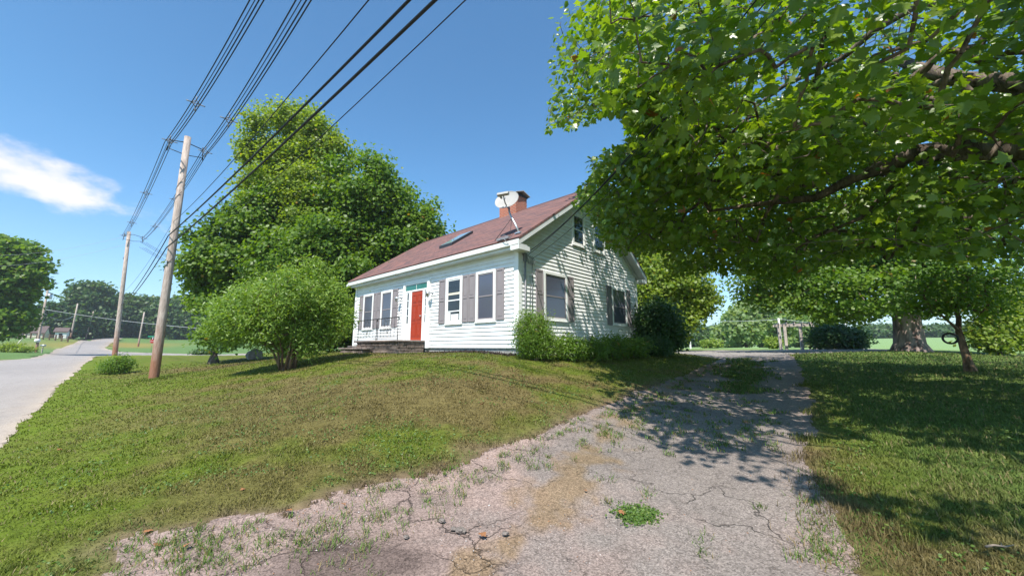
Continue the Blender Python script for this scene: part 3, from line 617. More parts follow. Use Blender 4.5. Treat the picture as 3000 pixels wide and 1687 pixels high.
def rej_maple(P):
    u, v, d = project(P); front = d > .3
    jit = fbm(u / 40, v / 40, 3, 7) * 50 - 25
    s = sdist(np.c_[u, v], poly); outside = (s + jit > 0) & (u < 3080) & (v > -340) & front & (u > 0)
    leftup = front & (u < 1620) & (v <= -300) | front & (u < 1560)
    beh = (P[:, 1] < .6 + .25 * np.abs(P[:, 0] - 6)) & (P[:, 0] < 8)
    lawnlight = (P[:, 0] < 1.0)
    tooclose = (np.linalg.norm(P, axis=1) < 2.7)
    gy = P[:, 1] + (P[:, 2] + 1.4) * .706; gx = P[:, 0] + (P[:, 2] + 1.4) * .174      # where its shadow lands
    beh = (gy < 4.8 - np.clip((gx - 2.2) * 1.6, 0, 1.9) + (fbm(gx, gx * 0, 2, 9) - .5) * 1.2) & (gx < 9)
    h1_ = np.abs(np.sin(np.floor(P[:, 0] / .9) * 12.9898 + np.floor(P[:, 1] / .9) * 78.233 + np.floor(P[:, 2] / .7) * 37.719) * 43758.5453) % 1
    low = (P[:, 2] < 5.6) & (P[:, 1] < 1.9); low = (P[:, 2] < 6.6) & (P[:, 1] < 4.2) & (P[:, 0] < 8); thin = (v < -60) & low & (h1_ < .34) | (v < -60) & ~low & (h1_ < .82) | (P[:, 2] > 8.5) & (h1_ < .84) | (h1_ < .17)
    gap = fbm(gx * .75, gy * .95, 3, 77); thin |= (gap > np.where(gy > 8, .42, .57)) & ((v < -60) | (P[:, 2] > 6.8)) & front | (gap > .55) & ~front; beh = beh | thin | seen_limb(P, u, v)  # unseen crown thinned and cut along sun rays for dapples and lit leaves
    return outside | leftup | tooclose | lawnlight | beh
mb0 = np.array(G(11.0, 5.6))
limb = [W(2980, 440, 6.4), W(2800, 440, 7.0), W(2670, 450, 7.4), W(2590, 490, 7.7), W(2500, 522, 8.0), W(2390, 580, 8.4), W(2220, 598, 8.8), W(2080, 618, 9.2),
        W(3000, 245, 6.0), W(2820, 235, 6.6), W(2700, 205, 7.0), W(2620, 170, 7.4), W(2560, 90, 8), W(2300, 190, 8.6), W(2230, 290, 9.0), W(2140, 390, 9.6), W(2080, 500, 10.2), W(1830, 190, 9), W(1690, 185, 9.6), W(2050, 100, 8), W(2700, 640, 9), W(2600, 760, 10), (9, 5.5, 5), (7, 4.4, 6), (10.8, 7.5, 6), (10, 10, 7), (11, 5, 8), (9.5, 3.5, 8), (11.5, 8, 10)]
limb = [np.array(p, float) for p in limb]
tree = make_tree('maple_tree', 'huge maple tree whose leafy limbs hang over the driveway from the right edge', 'tree', mb0, [(10.8, 7.4, 8.6, 10.8, 9.4, 7.6), (7.5, 6.5, 7.4, 6.8, 5.0, 4.9), (5.2, 10.5, 7.0, 5.0, 4.5, 4.4), (4.6, 4.6, 4.7, 4.2, 3.0, 2.0), (7.5, 10.5, 4.2, 6, 4, 2.6), (3.9, .15, 4.6, 2.4, 1.2, .9), (2.6, 2.4, 5.0, 1.7, 1.6, 1.2)],  # last two lobes lie out of view, added to shade drive and lawn
    3200, 32, .135, 'leaf_near', 'bark', .5, tpl='mix', crad=.40, fork=(10.6, 5.7, 3.0), limbs=limb, shell=(.72, 1.04), flat=.42, reject=rej_maple, r_tip=.006, zmin=1.5, up=.9, droop=.5, rnd=.75, wexp=.6, thick=[([(10.6, 5.7, 3.0)] + limb_a, .26, .03), ([(10.8, 5.8, 4.2)] + limb_b, .20, .09), ([(10.6, 5.9, 3.4)] + limb_c, .07, .02), ([(10.6, 5.2, 6.0)] + limb_d, .09, .02)])

# big trees left of the house
make_tree('maple_tree', 'tall yellow-green tree rising highest behind the big bush', 'tree', foot(850, 27), [E_(850, 400, 26, 115, 105), E_(790, 470, 26, 80, 90), E_(950, 440, 26, 100, 90), E_(860, 560, 26, 150, 110), E_(960, 650, 26, 130, 130)],
    190, 290, .19, 'leaf_light', 'bark', .42, crad=.43, group='three big trees left of the house', shell=(.42, 1.06), wexp=.7, flat=.75, tpl='far', sizefn=lambda P, s: s * .85)
make_tree('maple_tree', 'broad dense green tree directly behind the left end of the house', 'tree', foot(1026, 25), [E_(1080, 600, 25, 135, 135), E_(1190, 690, 25, 100, 120), E_(980, 720, 24, 150, 150), E_(1060, 840, 24, 170, 140), E_(1240, 720, 26, 55, 70), E_(960, 930, 24, 130, 80)],
    270, 320, .19, 'leaf_mid', 'bark', .4, crad=.46, group='three big trees left of the house', shell=(.42, 1.06), wexp=.7, flat=.75, tpl='far')
make_tree('maple_tree', 'lower leafy tree between the utility pole and the big bush', 'tree', foot(630, 25), [E_(760, 640, 24, 100, 80), E_(680, 760, 24, 140, 100), E_(610, 830, 24, 85, 75), E_(850, 780, 23, 140, 120), E_(700, 900, 24, 130, 90), E_(660, 960, 24, 80, 45)],
    190, 300, .18, 'leaf_mid', 'bark', .22, crad=.43, group='three big trees left of the house', shell=(.42, 1.06), wexp=.7, flat=.75, tpl='far')
# big bush
make_tree('bush', 'large rounded bush with bare brown stems on the slope before the house', 'bush', G(-7.55, 13.0), [E_(870, 872, 12.8, 125, 76), E_(760, 900, 12.8, 105, 68), E_(672, 932, 12.8, 74, 58), E_(955, 930, 13.2, 56, 78), E_(820, 952, 13.0, 128, 42), E_(690, 972, 13.2, 58, 30), E_(905, 1000, 13, 58, 32), E_(770, 985, 13, 55, 26), E_(850, 1010, 13.4, 50, 20)] + [E_(x, y, 12.8, 13, 26) for x, y in ((760, 838), (800, 822), (850, 800), (890, 790), (930, 796), (975, 836), (700, 880), (640, 905), (1000, 880), (1010, 930), (620, 960))],
    800, 62, .125, 'leaf_bush', 'bark_warm', .12, tpl='lance', crad=.17, shell=(.55, 1.04), flat=.9, r_tip=.009, fork=G(-7.55, 13.0, .1), up=.9, rnd=1.0, wexp=.6, thick=[([G(-7.55 + .12 * dx, 13.0 + .1 * dy, -.1), W(ax, 1030, 12.9 + .1 * dy), W(bx, 930, 12.9 + .3 * dy)], .045, .02) for dx, dy, ax, bx in ((-2, 0, 815, 745), (-1, -1, 828, 800), (0, 1, 842, 850), (1, -1, 856, 880), (2, 0, 872, 930), (-2, 1, 800, 700), (1, 1, 865, 905), (0, -1.5, 846, 868))])
# shrubs at the house
make_tree('shrub', 'leafy green shrub at the near corner of the house', 'shrub', foot(1570, 11.15), [E_(1565, 975, 11.3, 55, 62), E_(1590, 1010, 11.2, 48, 42), E_(1545, 1020, 11.2, 35, 30)],
    520, 30, .075, 'leaf_mid', 'bark_warm', .05, tpl='lance', crad=.12, shell=(.4, 1.03), flat=1., r_tip=.006)
make_tree('shrub', 'dark round shrub at the far corner of the gable wall', 'shrub', foot(1925, 17.6), [E_(1925, 950, 17.6, 68, 62), E_(1900, 1000, 17.4, 50, 25), E_(1965, 985, 17.6, 38, 35)],
    420, 36, .13, 'leaf_dark', 'bark_warm', .06, tpl='small', crad=.2, shell=(.4, 1.02), flat=.9)
for i, (px, py, Y, rx, ry, lb) in enumerate(((1665, 1020, 11.9, 36, 22, 'leafy perennial clump right beside the near corner shrub'), (1735, 1020, 12.7, 42, 22, 'second leafy clump along the gable wall from the near corner'), (1795, 1015, 13.8, 38, 26, 'tallest leafy clump under the middle of the gable wall'),
        (1855, 1018, 14.8, 40, 20, 'leafy clump below the far gable window'), (1925, 1018, 15.9, 32, 22, 'low dark clump at the foot of the round dark shrub'))):
    make_tree('perennial_plant', lb, 'plant', foot(px, Y), [E_(px, py, Y, rx, ry)], 90, 34, .13, 'leaf_dark' if i == 4 else 'leaf_mid', 'bark_warm', .02, tpl='lance', crad=.15, shell=(.2, 1.02), flat=.9, r_tip=.004, group='leafy plants along the gable wall', droop=.4)
make_tree('hosta_plant', 'small bright yellow-green plant beyond the dark round shrub', 'plant', foot(1962, 20), [E_(1962, 1012, 20, 18, 12)], 30, 26, .16, 'leaf_pale', 'bark_warm', .02, tpl='lance', crad=.12)
make_tree('weed_clump', 'low green weed clump by the road between the two utility poles', 'weeds', foot(345, 21), [E_(350, 1066, 21, 36, 17), E_(325, 1078, 21, 30, 12)], 150, 34, .13, 'leaf_mid', 'bark_warm', .02, tpl='lance', crad=.16, flat=.8)
make_tree('weed_clump', 'tall grassy weeds around the leaning yellow guy marker', 'weeds', foot(45, 50, 1035), [E_(30, 1022, 50, 20, 12), E_(65, 1030, 50, 30, 9)], 110, 26, .34, 'leaf_light', 'bark_warm', .03, tpl='lance', crad=.4)
make_tree('weed_clump', 'low weeds at the side road end under the lower leafy tree', 'weeds', foot(600, 40, 1048), [E_(600, 1040, 40, 40, 10)], 60, 26, .2, 'leaf_far', 'bark_warm', .03, tpl='small', crad=.3)
# tree behind the house, right side
make_tree('maple_tree', 'broad tree behind the right side of the house', 'tree', foot(1925, 30), [E_(1960, 830, 29, 110, 90), E_(1900, 880, 29, 90, 90), E_(2010, 880, 29, 75, 60), E_(1950, 950, 29, 80, 45), E_(1880, 770, 30, 80, 80)],
    380, 110, .20, 'leaf_light', 'bark', .3, crad=.5, tpl='far')
# old maple and sapling on the right lawn
ob = np.array(foot(2667, 23.5))
def rej_old(P):
    u, v, d = project(P); return (v > 955 + (fbm(u / 30, v * 0, 2, 3) - .5) * 40) | ((u < 2380) & (v > 925)) | ((v > 900) & (u > 2600) & (u < 2760) & (v > 935))
make_tree('old_tree', 'old tree with a very thick furrowed grey trunk on the right lawn', 'tree', ob, [E_(2300, 830, 24, 170, 90, 150), E_(2450, 860, 23, 170, 95), E_(2650, 830, 23, 220, 120), E_(2850, 780, 24, 200, 130), E_(2550, 700, 25, 300, 180), E_(2250, 760, 25, 120, 90)],
    430, 120, .17, 'leaf_mid', 'bark_old', .82, crad=.55, tpl='far', reject=rej_old, fork=tuple(ob + [0, 0, 3.3]), flare=1.18,
    trunk_pts=[ob - [0, 0, .3], ob + [0, 0, .05], ob + [0, 0, .5], ob + [.05, 0, 1.6], ob + [0, 0, 3.3]])
sb = np.array(foot(2832, 10.9)); sf = W(2808, 968, 11.2)
make_tree('sapling', 'small dark-leaved tree with a forked purple-brown trunk on the right lawn', 'tree', sb, [E_(2800, 850, 11.2, 150, 75), E_(2700, 895, 11.2, 70, 35), E_(2900, 890, 11.4, 90, 45)],
    110, 38, .10, 'leaf_mid', 'bark_warm', .105, crad=.28, tpl='small', fork=tuple(sf), r_tip=.008, limbs=[W(2850, 940, 11.3), W(2760, 925, 11.1), W(2800, 900, 11.3), W(2830, 900, 11.4), W(2740, 900, 11.1), W(2880, 900, 11.4)],
    trunk_pts=[sb - [0, 0, .1], sb + [0, 0, .05], sb + (sf - sb) * .3, sb + (sf - sb) * .7, sf])
# ring hung on the sapling
def ring(c, r, t, nrm_az, nm, m, parent=None):
    mb = MB(); pts = []
    for i in range(29):
        a = 2 * math.pi * i / 28; pts.append((c[0] + math.cos(a) * r * math.cos(nrm_az), c[1] + math.cos(a) * r * math.sin(nrm_az), c[2] + math.sin(a) * r))
    mb.tube(pts, t, 10, cap=False); return mb.build(nm, M[m], parent)
rc = W(2784, 991, 11.0); tag(ring(rc, .145, .027, R(-50), 'hanging_tyre', 'dark'), 'black ring-shaped tyre hanging against the forked sapling trunk', 'tyre')
# shrubs beyond the lawn
make_tree('evergreen_shrub', 'wide dark green shrub beside the pergola', 'shrub', foot(2450, 33, 1025), [E_(2430, 985, 33, 55, 30), E_(2490, 995, 33, 45, 28)], 260, 34, .24, 'leaf_dark', 'bark_warm', .06, tpl='small', crad=.35, flat=.8)
make_tree('shrub', 'tall pale-leaved shrub at the right edge of the lawn', 'shrub', foot(2930, 22, 1040), [E_(2920, 960, 22, 60, 60), E_(2980, 930, 22, 60, 80), E_(2890, 1000, 22, 40, 30)], 300, 34, .2, 'leaf_light', 'bark_warm', .07, tpl='small', crad=.35, flat=.7, group='shrubs at the lawn edge')
make_tree('shrub', 'rounded yellow-green bush beyond the end of the driveway', 'shrub', foot(2082, 62, 1018), [E_(2082, 1008, 62, 20, 9)], 60, 26, .35, 'leaf_light', 'bark_warm', .05, crad=.4)
make_tree('shrub', 'reddish seedy shrub between the pergola and the white post', 'shrub', foot(2272, 45, 1018), [E_(2268, 1005, 45, 12, 12)], 40, 20, .3, 'leaf_light', 'bark_warm', .04, crad=.3)
# mid and far trees
FT = [  # px, base py, Y, (cx,cy,rx,ry)..., material, label, kind, size
 (2190, 1018, 72, [(2180, 960, 45, 55), (2215, 920, 55, 45)], 'leaf_pale', 'pale hazy tree left of the pergola across the driveway end', 'hazy trees beyond the driveway', .75),
 (2270, 1018, 75, [(2280, 920, 60, 60), (2260, 970, 50, 45)], 'leaf_pale', 'pale hazy tree directly behind the white post near the pergola', 'hazy trees beyond the driveway', .75),
 (2370, 1018, 80, [(2375, 915, 60, 55), (2350, 970, 50, 45)], 'leaf_pale', 'pale hazy tree behind the pergola roof', 'hazy trees beyond the driveway', .75),
 (2125, 1018, 85, [(2130, 985, 24, 32)], 'leaf_pale', 'small pale tree at the left end of the hazy tree group', 'hazy trees beyond the driveway', .7),
 (1985, 1017, 105, [(1990, 985, 32, 24)], 'leaf_far', 'distant tree left of the thin white post', 'distant trees behind the driveway end', .8),
 (2045, 1017, 110, [(2042, 985, 34, 30)], 'leaf_far', 'distant tree right of the thin white post', 'distant trees behind the driveway end', .8),
 (2090, 1017, 118, [(2088, 985, 26, 26)], 'leaf_far', 'distant tree behind the rounded yellow-green bush', 'distant trees behind the driveway end', .8),
 (1935, 1017, 112, [(1935, 990, 30, 24)], 'leaf_far', 'distant tree half hidden by the dark round shrub', 'distant trees behind the driveway end', .8),
 (-30, 1010, 52, [(20, 800, 120, 105), (-40, 900, 130, 90), (30, 930, 60, 50), (90, 810, 50, 50)], 'leaf_mid', 'large dark tree at the left edge across the road', None, .6),
 (262, 990, 132, [(265, 880, 62, 50), (245, 930, 62, 50), (290, 930, 40, 55)], 'leaf_far', 'round-headed tall tree behind the leaning poles up the road', None, 1.2),
 (150, 985, 122, [(150, 930, 34, 42)], 'leaf_dark', 'dark tree between the farm buildings and the round-headed tree', None, 1.0),
 (205, 988, 125, [(205, 950, 40, 38)], 'leaf_far', 'low tree behind the small white shed', None, 1.0),
 (62, 975, 118, [(75, 935, 26, 16)], 'leaf_far', 'small tree in front of the cream farm building', None, .8)]
for i, px in enumerate((325, 370, 420, 470, 520, 575, 630, 690)):
    cy = (930, 915, 920, 925, 918, 920, 925, 925)[i]
    FT.append((px, 994, 150, [(px, cy, 42, 48), (px + 10, cy + 35, 40, 36)], 'leaf_far', ('woodland tree just right of the road crest', 'woodland tree seen just right of the second utility pole', 'woodland tree above the bare post in the field', 'woodland tree above the stop sign', 'woodland tree seen right beside the nearest utility pole',
        'woodland tree showing left of the lower leafy tree', 'woodland tree partly behind the lower leafy tree', 'rightmost woodland tree behind the lower leafy tree')[i], 'woodland trees behind the green field', 1.3))
for i, px in enumerate((2545, 2590, 2640, 2725, 2770, 2815, 2870)):
    FT.append((px, 988, 158, [(px, 972, 28, 13)], 'leaf_far', ('far tree left of the thick old trunk, leftmost in the row', 'far tree just left of the thick old trunk', 'far tree behind the thick old trunk', 'far tree just right of the thick old trunk', 'far tree above the hanging ring', 'far tree behind the forked sapling trunk', 'far tree right of the forked sapling trunk')[i], 'far row of trees across the right field', 1.2))
for px, by, Y, ls, mt, lb, gp, s in FT:
    make_tree('tree', lb, 'tree', foot(px, Y, by), [E_(a, b, Y, c, d) for a, b, c, d in ls], int(90 * len(ls) + 30), 60, s * .72, mt, 'bark', .35, tpl='far', crad=s * 1.1, group=gp, minr=.06, r_tip=.02)

# ---------------------------------------------------------------- farmhouse
HZ = 0.0
house = empty('farmhouse', (HN[0], HN[1], HZ), 'white clapboard one-and-a-half-storey farmhouse with grey shutters, red door and mauve shingle roof', 'house', rz=-(math.pi / 2 - aA))
LU, WD, EZ = 11.45, 8.3, 3.12       # length, depth, soffit height
SL = .676; RZ = lambda y: 3.33 + (min(y, WD - y) + .42) * SL     # top of roof over depth y
def siding(axis, a0, a1, z0, z1, lim=None, flip=False):
    """lapped boards. axis 'f': plane y=0 facing -y; 'g': plane x=0 facing +x; 'b','l' the hidden sides"""
    mb = MB(); h = .136; z = z0; k = 0
    while z < z1 - .01:
        t = min(z + h, z1); b0, b1 = a0, a1
        if lim:
            b0, b1 = lim(z); 
            if b1 - b0 < .05: break
        def pt(a, o, zz):
            return {'f': (a, -o, zz), 'g': (o, a, zz), 'b': (a, WD + o, zz), 'l': (-LU - o, a, zz)}[axis]
        vs = [pt(b0, .034, z), pt(b1, .034, z), pt(b1, .004, t), pt(b0, .004, t), pt(b0, .0, z), pt(b1, .0, z)]
        fs = [(0, 1, 2, 3), (0, 4, 5, 1)]
        if axis in 'bl': fs = [f[::-1] for f in fs]
        if axis == 'b': pass
        mb.add(vs, fs); z = t; k += 1
    return mb
siding('f', -LU, 0, -.03, 3.14).build('wall', M['white'], house)
siding('b', -LU, 0, -.03, 3.14).build('wall', M['white'], house)
gl = lambda z: (max(0, (z - 3.44) / SL), WD - max(0, (z - 3.44) / SL))
siding('g', 0, WD, -.03, 6.45, gl).build('wall', M['white'], house)
siding('l', 0, WD, -.03, 6.45, gl).build('wall', M['white'], house)
mb = MB(); mb.box(-LU + .03, -.03, .03, WD - .03, -.5, -.031); fo = mb.build('foundation', M['concrete'], house)
mb = MB()
for x0, x1, y0, y1 in ((-.13, .044, -.044, -.031), (.031, .044, -.0309, .12), (-LU - .044, -LU + .13, -.044, -.031), (-LU - .044, -LU - .031, -.0309, .12)):
    MB_ = MB(); MB_.box(x0, x1, y0, y1, -.04, 3.12)
    if x0 > -1 and y1 < 0: MB_.build('corner_board', M['trim'], house)
    elif x0 > -1: MB_.build('corner_board', M['trim'], house)
    else: MB_.build('corner_board', M['trim'], house)
MB().box(.031, .044, WD - .11, WD + .044, -.04, 3.12).build('corner_board', M['trim'], house)
# roof slabs
def slab(y0, z0, y1, z1, x0, x1, th=.07):
    mb = MB(); d = Vector((0, y1 - y0, z1 - z0)).normalized(); n = Vector((0, -d.z, d.y)); n = n if n.z > 0 else -n
    a = Vector((0, y0, z0)); b = Vector((0, y1, z1)); vs = []
    for x in (x0, x1):
        for p in (a, b, b - n * th, a - n * th): vs.append((x, p.y, p.z))
    mb.add(vs, [(0, 1, 5, 4), (1, 2, 6, 5), (2, 3, 7, 6), (3, 0, 4, 7), (0, 3, 2, 1), (4, 5, 6, 7)]); return mb
X0, X1 = -LU - .38, .40; RY = WD / 2; RTOP = 3.33 + (RY + .42) * SL
roof = slab(-.42, 3.33, RY, RTOP, X0, X1).build('roof', M['roof'], house)
for oo in (roof,): uv_from(oo, lambda c, n: c.x, lambda c, n: (c.y + .42) * 1.207)
roof2 = slab(WD + .42, 3.33, RY + .004, RTOP - .003, X0, X1).build('roof', M['roof'], house); uv_from(roof2, lambda c, n: c.x, lambda c, n: (WD - c.y + .42) * 1.207)
MB().add([(X0, RY - .13, RTOP - .075), (X1, RY - .13, RTOP - .075), (X1, RY, RTOP + .018), (X0, RY, RTOP + .018), (X1, RY + .13, RTOP - .075), (X0, RY + .13, RTOP - .075)], [(0, 1, 2, 3), (3, 2, 4, 5)]).build('ridge_cap', M['roof'], roof)
# eave: box cornice with crown, frieze
def eave(y_s, nm='eave_trim'):
    s = y_s; mb = MB()
    f = (lambda a, b: (min(a, b), max(a, b)))
    def bx(ya, yb, z0, z1, x0=X0 + .012, x1=X1 - .012):
        if s < 0: y0, y1 = ya, yb
        else: y0, y1 = WD - yb, WD - ya
        mb.box(x0, x1, y0, y1, z0, z1)
    bx(-.405, -.36, 3.13, 3.285); bx(-.36, .0, 3.115, 3.145); bx(-.30, -.025, 3.03, 3.112, -LU - .03, .03); return mb.build(nm, M['trim_grey'], house)
e1 = eave(-1); e2 = eave(1)
# rakes
def rake(side, xa, xb, drop0, drop1, ex=0):
    y0, y1 = (-.40, RY) if side < 0 else (WD + .40, RY)
    zt = lambda y: 3.33 + (min(y, WD - y) + .42) * SL - .082
    vs = []
    for x in (xa, xb):
        for y, d in ((y0, drop0), (y1, drop0), (y1, drop1), (y0, drop1)): vs.append((x, y, zt(y) - d + (ex if False else 0)))
    mb = MB(); fs = [(0, 1, 2, 3)[::-1], (4, 5, 6, 7), (0, 4, 7, 3), (1, 2, 6, 5), (0, 1, 5, 4), (3, 7, 6, 2)]
    mb.add(vs, fs); return mb
for s_ in (-1, 1):
    m_ = rake(s_, .36, .392, .002, .17); m2 = rake(s_, .024, .359, .05, .09); m3 = rake(s_, .024, .055, .091, .27)
    for q_ in (m2, m3): m_.add(q_.v, q_.f)
    m_.build('rake_board', M['trim_grey'], house)
    m_ = rake(s_, -LU - .372, -LU - .34, .002, .17); m_.build('rake_board', M['trim_grey'], house)
[MB().box(.045, .388, q0, q1, 2.97, 3.112).build('cornice_return', M['trim_grey'], house) for q0, q1 in ((-.402, .12), (WD - .12, WD + .402))]
# chimney, skylight
mb = MB(); mb.box(-4.85, -3.75, 3.95, 4.75, 5.9, 7.22); ch = mb.build('chimney', M['brick'], roof)
uv_from(ch, lambda c, n: c.x if abs(n.y) > .5 else c.y, lambda c, n: c.z)
MB().box(-4.89, -3.71, 3.91, 4.79, 7.221, 7.28).build('chimney_cap', M['iron'], ch)
mb = MB(); mb.add([(-5.0, 3.85, 7.31), (-3.6, 3.85, 7.31), (-3.6, 4.35, 7.50), (-5.0, 4.35, 7.50), (-3.6, 4.85, 7.31), (-5.0, 4.85, 7.31),
    (-5.0, 3.85, 7.282), (-3.6, 3.85, 7.282), (-3.6, 4.35, 7.46), (-5.0, 4.35, 7.46), (-3.6, 4.85, 7.282), (-5.0, 4.85, 7.282)], [(0, 1, 2, 3), (3, 2, 4, 5), (6, 9, 8, 7), (9, 11, 10, 8), (0, 6, 7, 1), (5, 4, 10, 11), (0, 3, 9, 6), (3, 5, 11, 9), (1, 7, 8, 2), (2, 8, 10, 4)]).build('chimney_hood', M['dishm'], ch)
def onroof(y, lift=0): return 3.33 + (y + .42) * SL + lift
def roofbox(x0, x1, y0, y1, l0, l1, nm, mt, par):
    vs = [(x, y, onroof(y, l)) for l in (l0, l1) for y in (y0, y1) for x in (x0, x1)]
    return MB().add(vs, [(0, 2, 3, 1), (4, 5, 7, 6), (0, 1, 5, 4), (2, 6, 7, 3), (0, 4, 6, 2), (1, 3, 7, 5)]).build(nm, M[mt], par)
sk = roofbox(-5.75, -4.85, 1.05, 2.25, -.02, .13, 'skylight', 'blackpl', roof); roofbox(-5.69, -4.91, 1.11, 2.19, .131, .145, 'skylight_pane', 'skyglass', sk)
# windows
def mk_window(axis, a0, a1, z0, z1, glass='screen', cas=.105, label=None, extra=None):
    """a0<a1 outer casing edges along the wall"""
    def P(a, o, z): return (a, -o, z) if axis == 'f' else (o, a, z)
    def bx(mb, A0, A1, O0, O1, Z0, Z1):
        if axis == 'f': mb.box(A0, A1, -O1, -O0, Z0, Z1)
        else: mb.box(O0, O1, A0, A1, Z0, Z1)
    fr = MB()
    bx(fr, a0, a0 + cas, .0, .065, z0, z1); bx(fr, a1 - cas, a1, .0, .065, z0, z1); bx(fr, a0 + cas, a1 - cas, .0, .065, z1 - cas, z1); bx(fr, a0 + cas, a1 - cas, .0, .063, z0, z0 + cas * .8); bx(fr, a0 - .02, a1 + .02, .022, .085, z0 - .035, z0 - .001)
    win = fr.build('window', M['trim'], house, bevel=.006)
    if label: win['label'] = label
    A0, A1, Z0, Z1 = a0 + cas, a1 - cas, z0 + cas * .8, z1 - cas; mid = Z0 + (Z1 - Z0) * .5; s = .042
    sh = MB()
    for q0, q1, o in ((mid - .02, Z1, .050), (Z0, mid + .02, .045)):
        bx(sh, A0, A0 + s, .024, o, q0, q1); bx(sh, A1 - s, A1, .024, o, q0, q1); bx(sh, A0 + s, A1 - s, .024, o - .001, q1 - s, q1); bx(sh, A0 + s, A1 - s, .024, o - .001, q0, q0 + s)
    sh.build('sash', M['trim'] if glass == 'glass' else M['shutter'], win)
    pn = MB(); bx(pn, A0 + .002, A1 - .002, .0325, .0365, Z0 + .002, Z1 - .002); pn.build('pane', M[glass], win)
    if extra: extra(win, bx, A0 + s, A1 - s, Z0, Z1, mid)
    return win
def mk_shutter(axis, a0, a1, z0, z1):
    def bx(mb, A0, A1, O0, O1, Z0, Z1):
        if axis == 'f': mb.box(A0, A1, -O1, -O0, Z0, Z1)
        else: mb.box(O0, O1, A0, A1, Z0, Z1)
    mb = MB(); f = .055; m = z0 + (z1 - z0) * .52; bx(mb, a0, a1, .022, .048, z0, z1)
    for q in ((a0, a0 + f), (a1 - f, a1)): bx(mb, q[0], q[1], .0481, .066, z0, z1)
    for q in ((z0, z0 + f * 1.5), (m - f * .7, m + f * .7), (z1 - f * 1.3, z1)): bx(mb, a0 + f, a1 - f, .0481, .065, *q)
    # raised field inside each of the two panels
    for q0, q1 in ((z0 + f * 1.5 + .03, m - f * .7 - .03), (m + f * .7 + .03, z1 - f * 1.3 - .03)): bx(mb, a0 + f + .03, a1 - f - .03, .0481, .057, q0, q1)
    return mb.build('shutter', M['shutter'], house, bevel=.003)
def papers(win, bx, A0, A1, Z0, Z1, mid):
    p = MB(); bx(p, A0 + .0, A0 + .16, .037, .043, Z0 + .05, Z0 + .34); bx(p, A0 + .19, A1 - .06, .037, .041, Z0 + .05, Z0 + .27); p.build('paper', M['plastic_w'], win)
    b = MB(); bx(b, A0, A1, .037, .041, Z1 - .58, Z1 - .50); b.build('valance', M['cream'], win)
    f = MB(); bx(f, A0, A1, .037, .046, Z0 + .36, Z0 + .40); f.build('glazing_bar', M['trim'], win)
mk_window('f', -1.97, -.98, .84, 2.60); mk_window('f', -3.70, -2.71, .84, 2.60, 'glass', extra=papers, label='window with white papers propped inside the lower pane')
mk_window('f', -8.70, -7.66, .84, 2.58); mk_window('f', -10.50, -9.45, .84, 2.58)
for a0, a1 in ((-.96, -.59), (-2.36, -1.99), (-2.72 + .02, -2.38), (-4.12, -3.72), (-7.64, -7.2), (-9.12, -8.72), (-9.43 - 0, -9.14), (-10.92, -10.52)): mk_shutter('f', a0, a1, .87, 2.57)
mk_window('g', 1.22, 2.60, .90, 2.58); mk_window('g', 5.86, 7.18, .92, 2.55); mk_window('g', 3.02, 3.90, 3.86, 5.16, 'glass', .09); mk_window('g', 4.55, 5.43, 3.86, 5.16, 'glass', .09)
for a0, a1 in ((.82, 1.20), (2.62, 3.00), (5.46, 5.84), (7.20, 7.58)): mk_shutter('g', a0, a1, .90, 2.57)
# doorway
dr = MB()
dr.box(-6.72, -6.56, -.085, 0, -.05, 2.72); dr.box(-4.92, -4.76, -.085, 0, -.05, 2.72); dr.box(-6.56, -4.92, -.065, 0, 2.60, 2.72); dr.box(-6.56, -4.92, -.062, 0, 2.30, 2.37)
dr.box(-6.14, -6.06, -.062, 0, .27, 2.30); dr.box(-5.24, -5.16, -.062, 0, .27, 2.30); dr.box(-6.56, -6.14, -.058, 0, .27, .95); dr.box(-5.16, -4.92, -.058, 0, .27, .95); dr.box(-6.56, -4.92, -.09, 0, .22, .268)
dr.build('door_frame', M['trim'], house, bevel=.004)
tr_ = MB().box(-6.56, -4.92, -.044, -.022, 2.371, 2.599).build('transom_window', M['transom'], house)
for x in (-5.74,): MB().box(x - .006, x + .012, -.050, -.0445, 2.371, 2.599).build('glazing_bar', M['trim'], tr_)
for a0, a1 in ((-6.56, -6.14), (-5.16, -4.92)):
    sl_ = MB().box(a0 + .002, a1 - .002, -.042, -.022, .951, 2.299).build('sidelight', M['glass'], house)
    q = MB(); [q.box(a0 + .002, a1 - .002, -.050, -.0425, z - .014, z + .014) for z in (.965, 1.30, 1.62, 1.95, 2.285)]; q.box(a0 + .002, a0 + (a1 - a0) * .36, -.051, -.0421, .951, 2.299).box(a1 - (a1 - a0) * .36, a1 - .002, -.051, -.0421, .951, 2.299).build('glazing_bar', M['trim'], sl_)
dd = MB().box(-6.058, -5.242, -.044, -.0222, .27, 2.298)
for x0, x1 in ((-5.98, -5.68), (-5.62, -5.32)):
    for z0, z1 in ((.42, .98), (1.08, 1.72), (1.82, 2.14)):
        for q in ((x0, x0 + .018, z0, z1), (x1 - .018, x1, z0, z1), (x0 + .018, x1 - .018, z1 - .018, z1), (x0 + .018, x1 - .018, z0, z0 + .018)): dd.box(q[0], q[1], -.056, -.0441, q[2], q[3])
        dd.box(x0 + .05, x1 - .05, -.053, -.0441, z0 + .05, z1 - .05)
door = dd.build('door', M['door'], house, bevel=.002)
MB().lathe([(0, 0), (.02, 0), (.02, .03), (.032, .045), (.03, .07), (0, .078)], 12, m=Matrix.Translation((-5.31, -.044, 1.24)) @ Matrix.Rotation(R(90), 4, 'X')).build('handle', M['metal'], door)
